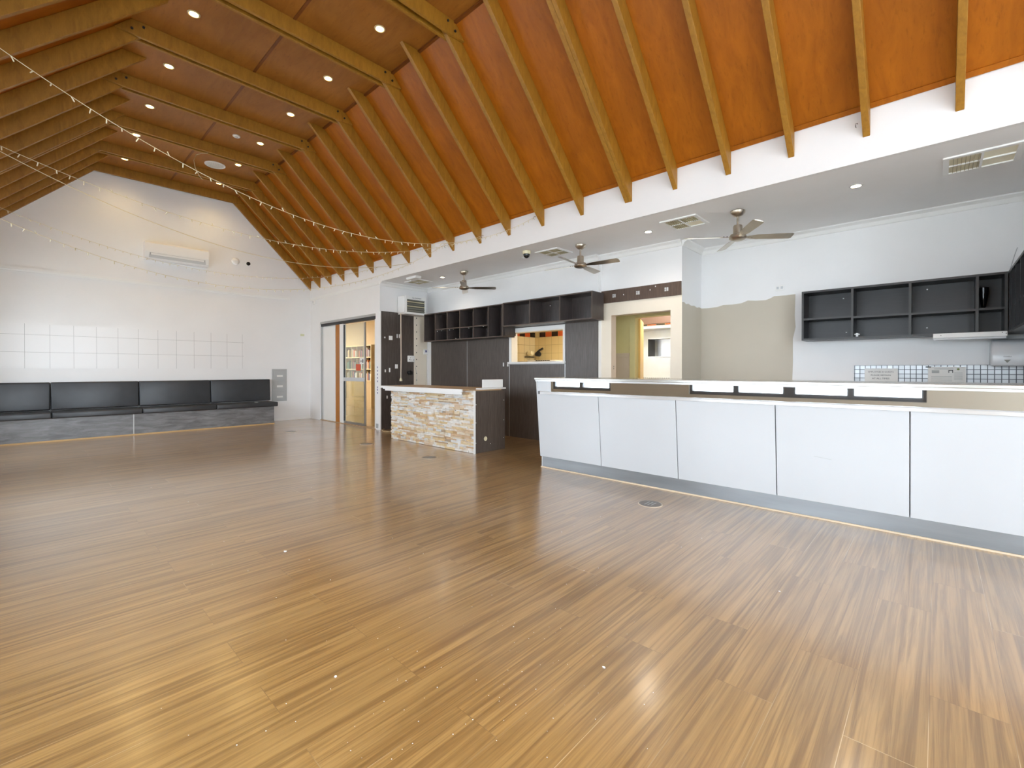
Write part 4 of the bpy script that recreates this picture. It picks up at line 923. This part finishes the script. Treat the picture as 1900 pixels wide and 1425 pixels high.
fan(5.268, 3.655, 8, 'middle brushed nickel ceiling fan, above the hatch')
fan(5.304, 6.17, 47, 'farthest brushed nickel ceiling fan, nearest the heater')

# ------------------------------------------------------------------ soffit vents and dome camera
def vent(x0, x1, y0, y1, label, style):
    t = thing('ceiling_vent', label, 'vent', ((x0+x1)/2, (y0+y1)/2, ZS), 'air vents in the soffit')
    w = .04
    part(t, 'frame', B((x0, x0+w, y0, y1, ZS-.014, ZS), (x1-w, x1, y0, y1, ZS-.014, ZS), (x0+w, x1-w, y0, y0+w, ZS-.014, ZS), (x0+w, x1-w, y1-w, y1, ZS-.014, ZS)), TRIMW, bev=.002)
    part(t, 'backing', B((x0+w, x1-w, y0+w, y1-w, ZS-.003, ZS)), CREAMP2)
    mx_, my_ = (x0+x1)/2, (y0+y1)/2
    part(t, 'cross_bar', B((mx_-.006, mx_+.006, y0+w, y1-w, ZS-.015, ZS-.003), (x0+w, mx_-.006, my_-.008, my_+.008, ZS-.015, ZS-.003), (mx_+.006, x1-w, my_-.008, my_+.008, ZS-.015, ZS-.003)), TRIMW)
    bm = bmesh.new(); n = 7
    for k in range(n):
        ya = my_+.012+k*(y1-w-my_-.02)/n
        for xa, xb in ((x0+w, mx_-.008), (mx_+.008, x1-w)): bx(bm, xa, xb, ya+.006, ya+.009, ZS-.014, ZS-.004)
    if style:
        for k in range(n):
            ya = y0+w+.008+k*(my_-.012-y0-w)/n
            bx(bm, x0+w, mx_-.008, ya+.006, ya+.009, ZS-.014, ZS-.004)
            if style > 1: bx(bm, mx_+.008, x1-w, ya+.006, ya+.009, ZS-.014, ZS-.004)
    part(t, 'louvre', bm, plain('louvre_brown', (186, 178, 146), .5) if 'louvre_brown' not in MATS else MATS['louvre_brown'])
vent(5.17, 5.62, -.50, -.03, 'largest cream louvred vent in the soffit at the right edge', 0)
vent(5.11, 5.54, 1.99, 2.42, 'cream square vent between a downlight and the nearest fan', 1)
vent(5.16, 5.54, 3.98, 4.40, 'cream square vent between the dome camera and the middle fan', 2)
vent(5.14, 5.50, 7.34, 7.80, 'yellowed square vent above the heater', 2)
single('emergency_light', PR([(7.09, ZS), (7.42, ZS), (7.40, ZS-.045), (7.11, ZS-.045)], 'x', 4.93, 5.05), TRIMW, 'small white bar light fitting beside the yellowed vent', 'light fitting', bev=.006)
t = thing('dome_camera', 'white security dome camera with dark lens on the soffit', 'security camera', (5.04, 4.456, ZS))
c = (5.04, 4.456, ZS)
part(t, 'base', L([(.06, 0), (.06, -.03), (.052, -.045)], c, 'z', 28), CREAMP, smooth=True)
part(t, 'dome', L([(.048, -.04), (.047, -.06), (.038, -.085), (.02, -.1), (.004, -.104)], c, 'z', 28), plain('dome_dark', (30, 32, 34), .05, var=0), smooth=True)
part(t, 'cable_tail', T([(5.0, 4.48, ZS-.09), (4.99, 4.50, ZS-.10), (5.02, 4.50, ZS-.105)], .006, 6), GREYP, smooth=True)

# ------------------------------------------------------------------ floor discs and debris
for (x, y), lab in (((3.79, 1.875), 'round grey floor box cover nearest the camera, by the bar counter'), ((3.75, 5.083), 'round grey floor box cover in front of the stone counter'), ((3.74, 6.75), 'round grey floor box cover left of the stone counter'), ((3.487, 9.18), 'farthest round grey floor box cover, near the bench end')):
    t = thing('floor_box', lab, 'floor box', (x, y, 0), 'round floor boxes')
    part(t, 'ring', L([(.108, 0), (.106, .003), (.098, .004)], (x, y, 0), 'z', 36), plain('ring_pale', (206, 190, 168), .35) if 'ring_pale' not in MATS else MATS['ring_pale'], smooth=True)
    part(t, 'lid', L([(.097, .0), (.097, .0048), (.09, .005)], (x, y, 0), 'z', 36), DISC, smooth=True)
    bm = bmesh.new()
    for s in (-.03, .0, .03): bx(bm, x-.05, x+.05, y+s-.004, y+s+.004, .005, .0058)
    part(t, 'lid_pattern', bm, GREYP)
bm = bmesh.new()
def chip(x, y, s):
    a = random.uniform(0, 6.3); pts = [(x+s*random.uniform(.5, 1)*math.cos(a+k*1.26), y+s*random.uniform(.5, 1)*math.sin(a+k*1.26)) for k in range(5)]
    prism(bm, pts, 'z', .0005, .0005+s*.25)
for k in range(110):
    x = random.gauss(1.1, .45); y = random.gauss(1.35, .35)
    if x*.734+y*.679 > .9: chip(x, y, random.uniform(.001, .0028))
for k in range(50): chip(random.uniform(.6, 3.6), random.uniform(1.2, 6), random.uniform(.002, .004))
for x, y, s in ((.82, 1.72, .007), (1.58, .98, .009), (1.16, 3.15, .014), (.55, 1.3, .008), (2.77, .62, .006)): chip(x, y, s)
tagit(mesh_obj('paint_chips', bm, TRIMW), 'tiny white paint chips scattered on the floor', 'debris', kind='stuff')
